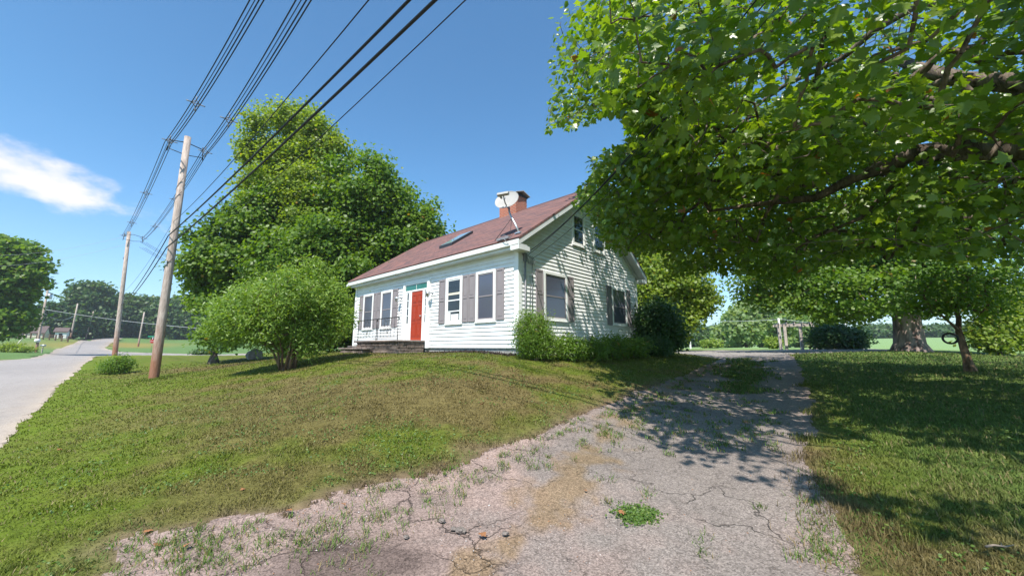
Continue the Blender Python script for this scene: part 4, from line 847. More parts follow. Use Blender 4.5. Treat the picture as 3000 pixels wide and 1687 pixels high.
for x in (-6.92, -4.58):
    lm = MB(); lm.lathe([(0, 0), (.055, 0), (.055, .02), (0, .025)], 14, m=Matrix.Translation((x, -.02, 2.12)) @ Matrix.Rotation(R(90), 4, 'X'))
    lm.tube([(x, -.04, 2.12), (x, -.16, 2.16), (x, -.24, 2.13)], .014, 8)
    lm.lathe([(.0, .10), (.05, .09), (.085, .05), (.10, .0), (.082, -.01), (.06, -.10), (.02, -.14), (0, -.145)], 14, c=(x, -.25, 2.06))
    lm.build('wall_lamp', M['metal'], house)
# service gear at the near corner of the gable
sg = MB(); sg.box(.022, .10, .20, .34, 2.72, 3.0); sg.tube([(.06, .27, 2.75), (.06, .27, 1.2), (.06, .27, .95)], .028, 8); sg.tube([(.055, .62, 2.80), (.055, .62, 1.9), (.055, .60, .95)], .012, 6); sg.tube([(.055, .50, 2.3), (.055, .52, 1.9), (.055, .48, 1.2)], .008, 6)
for k in range(5):
    a = k * 1.3; sg.tube([(.07, .25 + .09 * k, 2.95), (.16, .3 + .09 * k, 2.80 + .05 * math.sin(a)), (.12, .38 + .07 * k, 2.66), (.07, .33 + .08 * k, 2.78)], .009, 6)
sg.tube([(.06, .2, 2.9), (.1, .0, 3.02), (.2, -.2, 3.1)], .012, 6)
sg.build('service_cable', M['insul'], house)
mt_ = MB(); mt_.box(.022, .16, .15, .42, .62, .98); mt_.build('meter_box', M['metal'], house)
MB().lathe([(0, 0), (.09, 0), (.09, .08), (.075, .1), (0, .1)], 14, m=Matrix.Translation((.16, .285, .84)) @ Matrix.Rotation(R(90), 4, 'Y')).build('meter_dial', M['glass'], mt_ and bpy.data.objects['meter_box'])
# rear dormer / wing seen past the far rake
MB().box(-3.2, -1.2, WD - .9, WD + 1.6, 2.4, 4.95).build('rear_wing', M['white'], house)
# small cap of trim at left eave and low basement hatch left of steps
MB().box(-10.2, -9.2, -.5, -.03, -.3, -.10).build('basement_hatch', M['metal'], house)

def HW(x, y, z): p = HN - HA * x + HB * y; return (p[0], p[1], z)
rzH = -(math.pi / 2 - aA)
# stone steps
st = empty('stone_steps', HW(-6.8, -.6, -.3), 'dark fieldstone front steps with slab treads below the red door', 'steps', rz=rzH)
def rub(x0, x1, y0, y1, z0, z1, seed):
    rd = random.Random(seed); mb = MB()
    for side in (0, 1):
        z = z0
        while z < z1 - .02:
            h = min(rd.uniform(.09, .16), z1 - z)
            x = x0 if side == 0 else y0
            end = x1 if side == 0 else y1
            while x < end - .03:
                wd_ = min(rd.uniform(.15, .34), end - x); dp = rd.uniform(.0, .03)
                if side == 0: mb.box(x + .006, x + wd_ - .006, y0 - dp, y0 + .12, z + .005, z + h - .005)
                else: mb.box(x1 - .12, x1 + dp, x + .006, x + wd_ - .006, z + .005, z + h - .005)
                x += wd_
            z += h
    mb.box(x0 + .02, x1 - .02, y0 + .02, y1, z0, z1 - .005); return mb
o_ = (6.8, .6, .3)
def sh_(mb): mb.v = [(a + o_[0], b + o_[1], c + o_[2]) for a, b, c in mb.v]; return mb
sh_(rub(-8.35, -4.98, -1.25, -.09, -.38, .19, 3)).build('stone_base', M['stone'], st, bevel=.012)
sh_(MB().box(-8.50, -4.92, -1.33, -.092, .191, .262)).build('landing_slab', M['slab'], st, bevel=.01)
sh_(rub(-9.05, -8.37, -1.25, -.2, -.38, -.02, 5)).build('stone_base', M['stone'], st, bevel=.012)
sh_(MB().box(-9.15, -8.51, -1.31, -.2, -.019, .045)).build('step_slab', M['slab'], st, bevel=.01)
sh_(rub(-9.0, -6.9, -1.66, -1.34, -.42, -.10, 6)).build('stone_base', M['stone'], st, bevel=.012)
sh_(MB().box(-9.12, -6.8, -1.72, -1.335, -.099, -.04)).build('step_slab', M['slab'], st, bevel=.01)
def railing(x0, x1, y):
    mb = MB(); zb, zt = .262, 1.12; r = .012
    for x in (x0, x1): mb.tube([(x, y, zb), (x, y, zt)], .016, 6)
    mb.tube([(x0 - .09, y, zt - .10), (x0 - .08, y, zt - .02), (x0, y, zt), (x1, y, zt), (x1 + .08, y, zt - .02), (x1 + .09, y, zt - .10)], .018, 6); mb.tube([(x0, y, zb + .12), (x1, y, zb + .12)], .012, 6)
    n = 6; L_ = x1 - x0
    for k in range(1, n): mb.tube([(x0 + L_ * k / n, y, zb + .12), (x0 + L_ * k / n, y, zt)], .008, 5)
    c = (x0 + x1) / 2
    for s in (-1, 1):
        mb.tube([(c + s * .30, y, zt - .16), (c, y, zb + .22)], .008, 5)
        pts = [(c + s * (.13 + .07 * math.cos(t) * (1 - t / 9)), y, zt - .12 + .07 * math.sin(t) * (1 - t / 9)) for t in np.linspace(0, 7, 16)]; mb.tube(pts, .006, 5)
        pts = [(c + s * (.14 + .06 * math.cos(t) * (1 - t / 9)), y, zb + .20 + .06 * math.sin(t) * (1 - t / 9)) for t in np.linspace(0, 7, 16)]; mb.tube(pts, .006, 5)
    return sh_(mb).build('railing', M['iron'], st)
railing(-8.35, -6.72, -1.22); railing(-6.62, -5.05, -1.22)
# satellite dish
ds_ = empty('satellite_dish', HW(.05, .0, onroof(0)), 'pale oval satellite dish on a bent grey mast at the roof corner', 'satellite dish', rz=rzH)
md = MB(); md.tube([(0, 0, 0), (-.18, 0, .34), (-.38, 0, .66), (-.45, 0, .82), (-.46, 0, .98)], .032, 10); md.box(-.12, .12, -.1, .1, -.03, .012); md.build('mast', M['metal'], ds_)
MB().tube([(-.34, 0, .58), (-.85, -.28, -.16)], .009, 6).build('strut', M['iron'], ds_); MB().tube([(-.34, 0, .58), (-.12, -.32, -.20)], .009, 6).build('strut', M['iron'], ds_)
sb_ = MB().box(-.62, -.1, -.42, -.32, -.24, -.16).tube([(-.05, -.3, -.2), (-.35, -.36, -.08), (-.55, -.38, -.18), (-.2, -.5, -.26), (-.1, -.42, -.42), (.05, -.3, -.55), (.12, -.1, -.62)], .010, 6).build('cable_box', M['insul'], ds_)
aim = (Vector((.30, -.85, .38))).normalized(); dc = Vector((-.47, -.08, 1.20)); zq = aim.to_track_quat('Z', 'Y').to_matrix().to_4x4()
dm = MB(); prof = [(0, 0)] + [(r, .22 * r * r) for r in (.1, .2, .3, .4, .46)] + [(.465, .052), (.455, .035)] + [(r, .22 * r * r - .016) for r in (.4, .2, 0.001)]
dm.lathe(prof, 36, m=Matrix.Translation(dc) @ zq @ Matrix.Diagonal((.92, .80, 1, 1))); dm.build('reflector', M['dishm'], ds_)
arm0 = Vector((-.46, -.05, .94)); arm1 = dc + Vector((.22, -.42, .03))
MB().tube([arm0, (arm0 + arm1) / 2 + Vector((0, -.02, -.06)), arm1], .02, 8).build('feed_arm', M['insul'], ds_)
fh = MB(); mm = Matrix.Translation(arm1) @ zq; fh.box(-.20, .20, -.035, .05, -.05, .05, mm); fh.lathe([(0, -.14), (.035, -.14), (.04, -.04), (.02, -.02), (0, -.02)], 10, m=mm @ Matrix.Translation((-.12, 0, -.02))); fh.build('receiver', M['dishm'], ds_)
lg = MB(); mm = Matrix.Translation(dc + aim * .012) @ zq; lg.add([tuple(mm @ Vector(p)) for p in ((-.20, .13, .0), (-.06, .16, .0), (-.08, .09, .0), (-.15, .05, 0))], [(0, 3, 2, 1)]); lg.build('emblem', M['insul'], ds_)
# ---------------------------------------------------------------- poles
def pole(px, pyb, Y, top_py, r0, name, label, group='utility poles along the road', lean=0):
    b = np.array(W(px, pyb, Y)); t = W(px, top_py, Y)[2]; h = t - b[2]; x, y = b[0], b[1]; g = gz(x, y); h = t - g
    e = empty(name, (x, y, g), label, 'utility pole', group)
    mb = MB(); mb.tube([(0, 0, -.3), (0, 0, 0), (lean * .5, 0, h * .5), (lean, 0, h)], [r0, r0, r0 * .86, r0 * .72], 18); mb.build('pole', M['pole'], e); return e, np.array([x, y, g]), h
p1, B1, h1 = pole(450, 1111, 17.5, 402, .185, 'utility_pole', 'nearest thick weathered wooden utility pole with rust-brown foot')
p2, B2, h2 = pole(336, 1040, 36, 679, .19, 'utility_pole', 'second tall wooden utility pole beside the low weed clump', lean=-.5)
def bracket(root, h, side, nrm):
    """arms and insulators; nrm: horizontal unit vector across the line"""
    mb = MB(); n = Vector((nrm[0], nrm[1], 0)) * side
    mb.tube([Vector((0, 0, h - .30)), n * .62 + Vector((0, 0, h - .42))], .022, 6); mb.tube([Vector((0, 0, h - .95)), n * .66 + Vector((0, 0, h - .85))], .018, 6); mb.tube([n * .62 + Vector((0, 0, h - .30)), n * .68 + Vector((0, 0, h - 1.0))], .022, 6); mb.build('bracket', M['iron'], root)
Dn = (B1 - B2)[:2]; Dn = Dn / np.linalg.norm(Dn); Nn = np.array([-Dn[1], Dn[0]])   # across the line, towards the house
Nn = Nn if Nn @ np.array([1, 1]) > 0 else -Nn
for (pp, hh) in ((p1, h1), (p2, h2)):
    for s_ in (-1, 1): bracket(pp, hh, s_, Nn)
for wp_ in (1,):
  wr = MB(); wr.tube([(.19, -.1, h1 - 6.2), (.0, -.2, h1 - 6.5), (-.18, -.08, h1 - 6.8)], .012, 6);wr.build('wire_wrap', M['iron'], p1); wr = MB(); wr.tube([(.17, -.1, h1 - 2.2), (.0, -.17, h1 - 2.6), (-.16, -.08, h1 - 2.8)], .01, 6); wr.build('wire_wrap', M['iron'], p1); wr = MB(); wr.tube([(.17, -.1, h1 - 2.9), (.0, -.17, h1 - 3.2), (-.16, -.08, h1 - 3.5)], .01, 6); wr.build('wire_wrap', M['iron'], p1)
MB().box(-.04, .04, -.22, -.18, 5.2, 5.4).build('pole_plate', M['metal'], p1)
def span(a, b, sag, n=26):
    a = np.array(a, float); b = np.array(b, float); t = np.linspace(0, 1, n)[:, None]; p = a + (b - a) * t; p[:, 2] -= (4 * sag * t * (1 - t))[:, 0]; return p
B0 = np.array([B1[0] + Dn[0] * 42, B1[1] + Dn[1] * 42, -1.6])
def spacer(mb, c, d):
    n = Vector((Nn[0], Nn[1], 0)); c = Vector(c)
    pts = [c + Vector((0, 0, .13)), c - n * .12, c + n * .12, c - Vector((0, 0, .15))]
    for a, b in ((0, 1), (0, 2), (1, 3), (2, 3), (1, 2)): mb.tube([pts[a], pts[b]], .016, 5)
    for p, q in ((1, -n), (2, n), (3, Vector((0, 0, -1)))): mb.tube([pts[p], pts[p] + q * .16], .022, 5)
    mb.tube([pts[0], pts[0] + Vector((0, 0, .15))], .016, 5)
def bundle(side, a3, b3, sag, label, spc, rad=.016):
    e = empty('aerial_cable', tuple(a3), label, 'power line', 'spaced power line bundles'); n3 = np.array([Nn[0], Nn[1], 0])
    for k, off in enumerate(((0, 0, .13), n3 * -.12, n3 * .12, (0, 0, -.15))):
        off = np.array(off, float); mb = MB(); mb.tube(span(np.array(a3) + off, np.array(b3) + off, sag) - np.array(a3), rad if k else rad * .7, 6); mb.build('conductor', M['cable'], e)
    sp = span(a3, b3, sag, 201) - np.array(a3)
    for t in spc: mb = MB(); spacer(mb, sp[int(t * 200)], None); mb.build('spacer', M['insul'], e)
n3 = np.array([Nn[0], Nn[1], 0])
for s_, w_ in ((-1, 'left'), (1, 'right')):
    a1 = B1 + [0, 0, h1 - .62] + n3 * .68 * s_; a2 = B2 + [0, 0, h2 - .62] + n3 * .68 * s_; Pm = W(753, 0, 8.6) if s_ < 0 else W(890, 0, 7.6); a0 = a1 + 2 * (Pm - a1) + [0, 0, 2.2]
    bundle(s_, a1, a0, 1.1, 'spaced power wires rising overhead from the %s side of the nearest pole' % w_, (.02, .235 if s_ < 0 else .22))
    bundle(s_, a2, a1, .55, 'spaced power wires between the two tall poles, %s side' % w_, (.03, .35, .7), .014)
def wire(a, b, sag, r, label, m='cable', group=None, name='overhead_wire'):
    a = np.array(a, float); mb = MB(); mb.tube(span(a, b, sag) - a, r, 6); o = mb.build(name, M[m]); o.location = a; return tag(o, label, 'wire', group)
for z1, ex, eY, z2, sag, r, nn, lb, lb2 in ((5.9, 1081, 4.2, 5.2, 1.45, .009, -.1, 'thin wire from the nearest pole crossing the sky left of the two thick cables', 'thin wire between the tall poles above the thick cables'),
        (5.2, 1200, 4.9, 4.0, 1.55, .026, -.2, 'upper of the two thick black cables running over the viewer', 'upper thick black cable between the two tall poles'),
        (4.62, 1276, 4.5, 3.9, 1.35, .028, -.2, 'lower of the two thick black cables running over the viewer', 'lower thick black cable between the two tall poles'),
        (4.05, 1365, 3.7, 3.7, 1.1, .008, .2, 'thin wire right of the two thick cables, passing before the treetop', None)):
    a_ = B1 * [1, 1, 0] + [0, 0, z1] + n3 * nn; sg_ = .5 if r > .02 else .9
    wire(a_, a_ + 2 * (W(ex, 0, eY) - a_) + [0, 0, 2 * sg_], sg_, r, lb)
    if lb2: wire(B2 * [1, 1, 0] + [0, 0, z2] + n3 * -.1, B1 * [1, 1, 0] + [0, 0, z1] + n3 * nn, .5, r * .8, lb2)
for k in range(6):
    a = B2 * [1, 1, 0] + [0, 0, 10.3 - .55 * (k // 3)] + n3 * (.5 + .22 * (k % 3)); wire(a, (-20 + .4 * (k % 3), 60, 7.5 - .55 * (k // 3)), 3.6, .012, 'one of six thin wires curving down from the second tall pole behind the nearest pole', group='wires branching off at the second tall pole')
wire(B2 * [1, 1, 0] + [0, 0, h2 + B2[2] - .25], (-76, 52, 12.8), .8, .010, 'upper faint wire from the second pole to the left edge', 'cable_grey'); wire(B2 * [1, 1, 0] + [0, 0, h2 + B2[2] - 1.1], (-76, 52, 11.2), .8, .010, 'lower faint wire from the second pole to the left edge', 'cable_grey')
lp = MB(); lp.tube([(-.19, 0, h2 - 2.6), (-.5, -.05, h2 - 2.45), (-.62, -.05, h2 - 2.7), (-.45, -.05, h2 - 2.95), (-.2, 0, h2 - 2.75)], .02, 6); lp.build('wire_loop', M['iron'], p2)
# poles further up the road
pl, BL, hl = pole(105, 1032, 62, 845, .17, 'utility_pole', 'utility pole with a grey transformer on the left side of the road')
tf = MB(); tf.lathe([(0, 0), (.26, 0), (.28, .05), (.28, .75), (.2, .85), (0, .87)], 16, c=(.55, 0, hl - 1.75)); tf.build('transformer', M['metal'], pl); MB().lathe([(0, 0), (.30, .0), (.34, .3), (.30, .5), (0, .55)], 14, c=(0, -.1, 1.6)).build('round_box', M['plastic_w'], pl)
for px, pyb, Y, tp, lb in ((206, 993, 100, 889, 'third distant utility pole, standing alone right of the white shed'), (250, 991, 128, 912, 'leaning distant utility pole near the top of the road'), (279, 991, 148, 928, 'short distant utility pole at the road crest'), (404, 1018, 98, 914, 'thin grey utility pole in the field beside the brown bank')):
    pole(px, pyb, Y, tp, .19, 'utility_pole', lb, lean=1.2 if 'leaning' in lb else .3)
for px, pyb, Y, tp, lb in ((2023, 1018, 58, 968, 'thin pale utility pole beyond the left of the driveway end'), (2290, 1018, 46, 932, 'white utility pole just left of the pergola'), (2487, 1020, 60, 940, 'utility pole seen above the wide dark green shrub')):
    e, b, h = pole(px, pyb, Y, tp, .13, 'utility_pole', lb, 'utility poles beyond the driveway'); e.children[0].data.materials[0] = M['white_paint']
wire(W(1960, 935, 58), W(2290, 935, 46), .3, .03, 'faint wire strung across the gap beyond the driveway end', 'cable_grey'); wire(W(2290, 935, 46), W(2500, 945, 60), .3, .03, 'faint wire from the white pole past the pergola', 'cable_grey')
wire(BL * [1, 1, 0] + [0, 0, 6.1], W(600, 963, 62), .3, .035, 'pale wire crossing behind the tall poles towards the bush', 'cable_grey'); wire(BL * [1, 1, 0] + [0, 0, 5.6], W(215, 925, 100), 1.2, .03, 'sagging wire from the left pole to the next pole up the road', 'cable_grey')
# service drop to the gable
for k, (a, b, lb) in enumerate(((HW(.12, .35, 2.95), W(2300, -60, 4.0), 'upper service wire from the gable corner up through the maple leaves'), (HW(.12, .55, 2.85), W(2330, -40, 4.0), 'middle service wire from the gable corner up through the maple leaves'), (HW(.14, .30, 3.02), W(2270, -70, 4.1), 'twisted service cable from the gable corner into the maple leaves'))):
    wire(a, b, .25 + .06 * k, (.009, .007, .012)[k], lb, group='service wires to the gable', name='service_wire')
# ---------------------------------------------------------------- signs, fence, farm buildings, pergola
sx, sy = hit(442, 1030.5); gsz = gz(sx, sy)
ss = empty('stop_sign', (sx, sy, gsz), 'red stop sign with green street-name plate seen from across the side road', 'sign', rz=R(40))
MB().tube([(0, 0, 0), (0, 0, 3.0)], .035, 6).build('post', M['metal'], ss)
mb = MB(); n = 8; r8 = .40; vs = [(r8 * math.cos(math.pi / 8 + k * math.pi / 4), -.04, 2.05 + r8 * math.sin(math.pi / 8 + k * math.pi / 4)) for k in range(8)]; vs += [(a, -.06, c) for a, b, c in vs]
mb.add(vs, [tuple(range(8)), tuple(range(15, 7, -1))] + [(k, 8 + k, 8 + (k + 1) % 8, (k + 1) % 8) for k in range(8)]); pn_ = mb.build('sign_plate', M['red'], ss)
cu = bpy.data.curves.new('lettering', 'FONT'); cu.body = 'STOP'; cu.size = .30; cu.align_x = 'CENTER'; cu.align_y = 'CENTER'; cu.extrude = .003; tmp = bpy.data.objects.new('tmp', cu); sc.collection.objects.link(tmp); bpy.context.view_layer.update(); me_ = bpy.data.meshes.new_from_object(tmp.evaluated_get(bpy.context.evaluated_depsgraph_get())); bpy.data.objects.remove(tmp); me_.materials.clear(); me_.materials.append(M['plastic_w']); to = bpy.data.objects.new('lettering', me_); sc.collection.objects.link(to)
to.parent = ss; to.location = (0, -.066, 2.05); to.rotation_euler = (R(90), 0, 0)
MB().box(-.75, .75, -.02, .02, 2.85, 3.10).build('street_name_plate', M['green'], ss)
# guy marker
gp_ = np.array(hit(38, 1025)); gy = MB(); gy.tube([G(gp_[0], gp_[1]), (gp_[0] + 1.6, gp_[1], gz(*gp_) + 2.6)], .09, 8); gy.build('guy_wire_marker', M['cream']); tag(bpy.data.objects['guy_wire_marker'], 'leaning pale yellow guy wire marker in the roadside weeds', 'marker')
# fence
fe = empty('rail_fence', G(*hit(60, 991)), 'brown three-rail paddock fence in front of the farm buildings', 'fence'); f0 = np.array(fe.location)
fp = [W(px, 990, 88)[:2] for px in np.linspace(-40, 200, 14)]; prev = None
for q in fp:
    g = gz(*q); MB().box(q[0] - f0[0] - .09, q[0] - f0[0] + .09, q[1] - f0[1] - .09, q[1] - f0[1] + .09, g - f0[2] - .2, g - f0[2] + 1.35).build('post', M['fence'], fe)
    if prev is not None:
        for hz_ in (.45, .82, 1.2): MB().tube([(prev[0] - f0[0], prev[1] - f0[1] - .1, gz(*prev) - f0[2] + hz_), (q[0] - f0[0], q[1] - f0[1] - .1, g - f0[2] + hz_)], .06, 5).build('rail', M['fence'], fe)
    prev = q
def farm_building(px, Y, w_, d_, hw, hr, wall, roof_, name, label, rz, door=False):
    x, y = W(px, 990, Y)[:2]; g = gz(x, y); e = empty(name, (x, y, g), label, 'building', rz=rz)
    MB().add([(-w_ / 2, 0, -1), (w_ / 2, 0, -1), (w_ / 2, d_, -1), (-w_ / 2, d_, -1), (-w_ / 2, 0, hw), (w_ / 2, 0, hw), (w_ / 2, d_, hw), (-w_ / 2, d_, hw), (-w_ / 2, d_ / 2, hr), (w_ / 2, d_ / 2, hr)],
        [(0, 1, 5, 4), (2, 3, 7, 6), (1, 2, 6, 9, 5), (3, 0, 4, 8, 7)]).build('wall', M[wall], e)
    ov = .3; z_ = .06
    MB().add([(-w_ / 2 - ov, -ov, hw - .15 + z_), (w_ / 2 + ov, -ov, hw - .15 + z_), (w_ / 2 + ov, d_ / 2, hr + z_), (-w_ / 2 - ov, d_ / 2, hr + z_), (w_ / 2 + ov, d_ + ov, hw - .15 + z_), (-w_ / 2 - ov, d_ + ov, hw - .15 + z_),
        (-w_ / 2 - ov, -ov, hw - .05 + .2), (w_ / 2 + ov, -ov, hw - .05 + .2), (w_ / 2 + ov, d_ / 2, hr + .25), (-w_ / 2 - ov, d_ / 2, hr + .25), (w_ / 2 + ov, d_ + ov, hw - .05 + .2), (-w_ / 2 - ov, d_ + ov, hw - .05 + .2)],
        [(0, 3, 2, 1), (3, 5, 4, 2), (6, 7, 8, 9), (9, 8, 10, 11), (0, 1, 7, 6), (4, 5, 11, 10), (1, 2, 8, 7), (2, 4, 10, 8), (0, 6, 9, 3), (3, 9, 11, 5)]).build('roof', M[roof_], e)
    if door: MB().box(-w_ * .15, w_ * .15, -.06, -.01, 0, hw * .75).build('door', M['dark'], e)
    return e
farm_building(176, 97, 2.0, 1.8, 1.6, 2.5, 'white_paint', 'redroof', 'garden_shed', 'small white shed with brown roof behind the fence', R(35), True)
farm_building(38, 100, 4.5, 4.5, 2.0, 3.1, 'barn', 'white_paint', 'barn', 'low weathered grey barn with bright roof edge at left', R(60), True)
farm_building(92, 112, 4.5, 4, 2.2, 4.2, 'cream', 'redroof', 'farm_outbuilding', 'cream farm building behind a small tree at left', R(35), False)
farm_building(84, 128, 6, 5, 6.2, 8.6, 'cream', 'redroof', 'distant_farmhouse', 'tall cream farmhouse roof peeking above the barn', R(60), False)
# mailbox
mx_, my_ = hit(122, 1034); mbx = empty('mailbox', G(mx_, my_), 'small grey roadside mailbox beside the left pole', 'mailbox')
MB().box(-.06, .06, -.06, .06, 0, 1.05).build('post', M['wood_w'], mbx); MB().tube([(-.35, 0, 1.2), (.35, 0, 1.2)], .15, 10).build('box', M['metal'], mbx)
# pergola
pb = np.array(hit(2345, 1021)) if False else W(2340, 1019, 36)[:2]; pg = empty('pergola', G(pb[0], pb[1]), 'weathered open timber pergola at the end of the driveway', 'pergola', rz=R(-25))
for x, y in ((-1.5, -.6), (.15, -.6), (-.75, 1.0), (1.5, 1.0)): MB().box(x - .12, x + .12, y - .12, y + .12, -.2, 2.2).build('post', M['wood_w'], pg, bevel=.01)
for y in (-.6, 1.0): MB().box(-1.7, 1.7, y - .05, y + .05, 2.201, 2.38).build('beam', M['wood_w'], pg)
for k in range(6): MB().box(-1.5 + k * .6 - .04, -1.5 + k * .6 + .04, -1.0, 1.4, 2.381, 2.52).build('rafter', M['wood_w'], pg)
# ---------------------------------------------------------------- small things on the ground
def rockmesh(name, loc, s, m, label, cat, group=None, seed=0):
    rd = np.random.default_rng(seed); mb = MB(); n, k = 10, 6; vs = []
    for i in range(k + 1):
        for j in range(n):
            a = math.pi * i / k; t = 2 * math.pi * j / n; q = 1 + rd.uniform(-.22, .22); vs.append((s[0] * q * math.sin(a) * math.cos(t), s[1] * q * math.sin(a) * math.sin(t), s[2] * q * math.cos(a)))
    mb.add(vs, [(i * n + j, i * n + (j + 1) % n, (i + 1) * n + (j + 1) % n, (i + 1) * n + j) for i in range(k) for j in range(n)]); o = mb.build(name, M[m]); o.location = loc; return tag(o, label, cat, group)
x, y = hit(745, 1052); rockmesh('boulder', G(x, y, .25), (.55, .4, .42), 'rock', 'pale grey boulder showing beneath the big bush', 'rock', seed=1)
for k, (px, py, s, lb) in enumerate(((1350, 1553, .038, 'largest dark asphalt chunk beside the pothole on the driveway'), (1330, 1549, .024, 'small dark asphalt chunk on the left of the largest chunk'), (1295, 1525, .028, 'tiny dark asphalt chunk at the tip of the dirt seam'), (1480, 1563, .026, 'flat asphalt chunk left of the orange moss strip'), (1190, 1572, .02, 'loose stone in the reddish dirt on the left of the driveway'))):
    x, y = hit(px, py); rockmesh('asphalt_chunk', G(x, y, .0), (s * 1.2, s, s * .6), 'asph_chunk', lb, 'stone', 'loose chunks on the driveway', k + 5)
def peb():
    pts = []; 
    n = 2600; P = np.array([hit(random.uniform(150, 1300) if i % 3 else random.uniform(1200, 2450), random.uniform(1480, 1700)) for i in range(260)])
    P = np.repeat(P, 10, 0) + rng.normal(0, .45, (2600, 2)); P = P[sd_drive(P) < .1]; n = len(P); z = ground(P[:, 0], P[:, 1]) - .022
    s = rng.uniform(.002, .007, n) * np.where(rng.random(n) < .06, 1.8, 1); o6 = np.array([(1, 0, 0), (0, 1, 0), (-1, 0, 0), (0, -1, 0), (0, 0, .8), (0, 0, -.8)]); V = np.c_[P, z][:, None] + o6[None] * s[:, None, None] * rng.uniform(.6, 1.3, (n, 6, 1))
    T0 = np.array([(0, 1, 4), (1, 2, 4), (2, 3, 4), (3, 0, 4), (1, 0, 5), (2, 1, 5), (3, 2, 5), (0, 3, 5)]); T = (T0[None] + (np.arange(n) * 6)[:, None, None]).reshape(-1, 3)
    c = np.repeat(np.array([.42, .38, .36]) * rng.uniform(.4, 1.3, (n, 1)), 6, 0); tag(npmesh('gravel', V.reshape(-1, 3), T, M['blade_g'], colors=c), 'loose gravel and pebbles scattered on the driveway', 'gravel', kind='stuff')
def _gv(nt, N, L, b):
    at = N.new('ShaderNodeAttribute'); at.attribute_name = 'col'; L.new(at.outputs['Color'], b.inputs['Base Color'])
M['blade_g'] = attrmat('gravel_stone', _gv); peb()
V0, T0 = TPL['maple']
for k, (px, py, lb) in enumerate(((1255, 1000 + 1210 / 2.109 - 0, ''),)): pass
for k, (px, py, s, lb) in enumerate(((1407, 1574, .10, 'curled orange dead leaf right of the largest asphalt chunk'), (1820, 1503, .11, 'brown dead leaf at the left edge of the round weed patch'), (1712, 1440, .05, 'small orange dead leaf on the bare asphalt above the weed patch'), (712, 1440, .06, 'orange dead leaf lying in the lawn near the driveway edge'), (852, 1498, .07, 'orange dead leaf on the lawn and dirt border'), (540, 1605, .06, 'orange dead leaf among gravel at the lower left'), (450, 1600, .08, 'reddish dead leaf in the thin grass at the lower left'), (1010, 1483, .06, 'dead leaf at the lawn corner where asphalt begins'), (170, 1318, .09, 'long tan leaf in the bright roadside grass'), (1416, 1186, .12, 'pale fallen leaf in the middle of the lawn slope'), (2190, 1240, .09, 'bright fallen leaf in the driveway shade'), (425, 1563, .08, 'curled brown leaf where thin grass meets dirt'))):
    x, y = hit(px, py); a = random.uniform(0, 6); me = MB(); rm = Matrix.Rotation(a, 4, 'Z') @ Matrix.Rotation(R(random.uniform(-25, 25)), 4, 'X')
    s *= .72; me.add([tuple(rm @ Vector((v[0] * s, v[1] * s, v[2] * s * 1.5 + .01))) for v in V0], [tuple(t) for t in T0]); o = me.build('fallen_leaf', M['deadleaf']); o.location = G(x, y, .012); tag(o, lb, 'leaf', 'fallen leaves')
x, y = hit(2935, 1630); stx = MB(); stx.tube([(-.10, 0, .05), (-.03, .012, .055), (.04, .0, .05), (.12, .015, .055)], [.008, .007, .006, .003], 7).tube([(.02, .005, .05), (.06, .04, .06)], [.004, .002], 6); o = stx.build('stick', M['stick']); o.location = G(x, y, .01); tag(o, 'bare pale stick on the dry grass at lower right', 'stick')
def scatter():
    n = 26000; a = np.radians(rng.uniform(-55, 55, n)); r = np.exp(rng.uniform(math.log(1.9), math.log(12), n)); P = np.c_[r * np.sin(a), r * np.cos(a)]
    cl = fbm(P[:, 0] * 1.3, P[:, 1] * 1.3, 4, 131); k = (cl > .55) & (sd_drive(P) > .15) & (sd_road(P) > .2); P = P[k]; r = r[k]
    P3 = np.c_[P, ground(P[:, 0], P[:, 1]) + rng.uniform(.01, .05, len(P))]; V, T, q = leaf_mesh(P3, rng.normal(0, .4, P3.shape), rng.uniform(.012, .026, len(P)) + .0016 * r, 'small', .9, .45)
    tag(npmesh('clover', V, T, M['leaf_clover'], attrs={'v': np.repeat(rng.random(len(P)), q)}), 'low clover and broad-leaved weeds growing in patches of the lawn', 'weeds', kind='stuff')
    n = 9000; a = np.radians(rng.uniform(-55, 50, n)); r = np.exp(rng.uniform(math.log(1.9), math.log(9), n)); P = np.c_[r * np.sin(a), r * np.cos(a)]; sdv = sd_drive(P)
    k = (np.abs(sdv) < .35) & (rng.random(n) < .8) | (sdv < 0) & (rng.random(n) < .06); P = P[k]; r = r[k]
    P3 = np.c_[P, ground(P[:, 0], P[:, 1]) - .012 + rng.uniform(0, .01, len(P))]; V, T, q = leaf_mesh(P3, np.zeros(P3.shape), rng.uniform(.008, .024, len(P)), 'lance', .9, .35)
    tag(npmesh('leaf_litter', V, T, M['deadleaf'], attrs={'v': np.repeat(rng.random(len(P)), q)}), 'small dry leaf scraps along the ragged driveway edges', 'litter', kind='stuff')
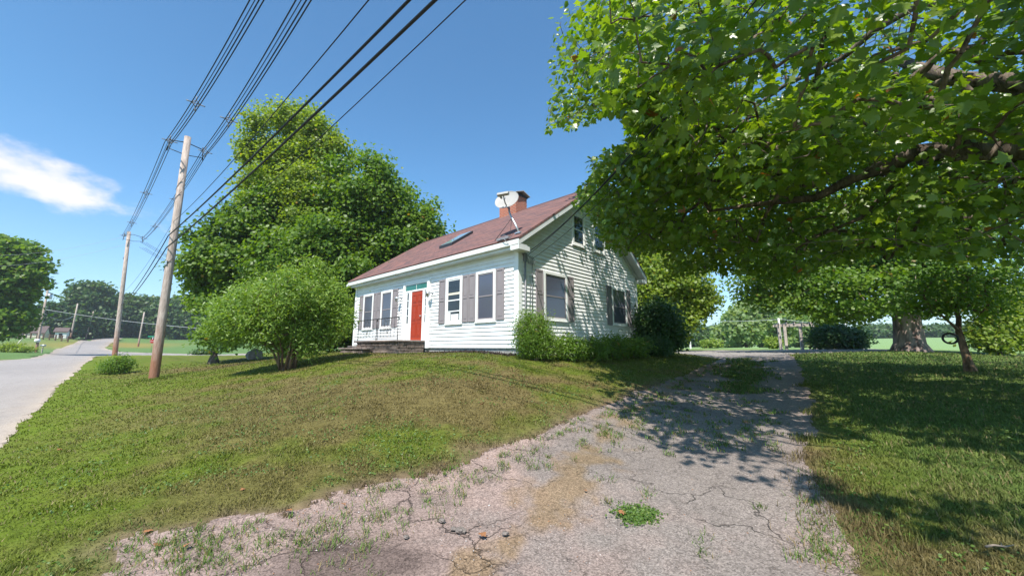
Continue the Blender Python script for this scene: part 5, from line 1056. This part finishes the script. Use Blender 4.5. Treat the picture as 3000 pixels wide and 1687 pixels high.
def mulch():
    n = 5200; u = rng.uniform(.0, 4.75, n); d = rng.uniform(.0, .5, n) ** 1.2; k = fbm(u * 2, d * 3, 3, 141) > .38; u = u[k]; d = d[k]; P = HN + np.outer(u, HA) - np.outer(d + .02, HB)
    P3 = np.c_[P, ground(P[:, 0], P[:, 1]) + rng.uniform(0, .05, len(P))]; V, T, q = leaf_mesh(P3, rng.normal(0, .5, P3.shape), rng.uniform(.02, .06, len(P)), 'small', .5, .9)
    tag(npmesh('mulch', V, T, M['soil'], attrs={'v': np.repeat(rng.random(len(P)), q)}), 'dark crumbly soil and stones along the foot of the front wall', 'soil', kind='stuff')
M['soil'] = mat('dark_soil', (.055, .042, .038), .95, .1, 0, 6, .5); mulch()
M['leaf_clover'] = leafmat('clover_leaf', (.05, .10, .018), (.10, .17, .03), (.16, .2, .05), .25); scatter()
x, y = hit(1868, 1508)
def patch(x, y, rx, ry, n, label):
    P = np.c_[x + rng.normal(0, rx, n), y + rng.normal(0, ry, n)]; z = ground(P[:, 0], P[:, 1]) - .01; P3 = np.c_[P, z + rng.uniform(0, .035, n)]
    V, T, k = leaf_mesh(P3, rng.normal(0, .5, (n, 3)), rng.uniform(.012, .03, n), 'small', .8, .6); o = npmesh('weed_patch', V, T, M['leaf_clover'], attrs={'v': np.repeat(rng.random(n), k)}); tag(o, label, 'weeds')
patch(x, y, .085, .075, 1500, 'round green weed patch growing through the asphalt')

# ---------------------------------------------------------------- air
def build_haze():
    hz = MB().box(-560, 560, -70, 960, -12, 60).build('haze', None); tag(hz, kind='stuff')
    m = bpy.data.materials.new('haze_air'); m.use_nodes = True; nt = m.node_tree; nt.nodes.remove(nt.nodes['Principled BSDF'])
    v = nt.nodes.new('ShaderNodeVolumePrincipled'); v.inputs['Color'].default_value = (.86, .93, 1, 1); v.inputs['Density'].default_value = .00045; v.inputs['Anisotropy'].default_value = .2
    nt.links.new(v.outputs[0], nt.nodes['Material Output'].inputs['Volume']); hz.data.materials.append(m)
build_haze()
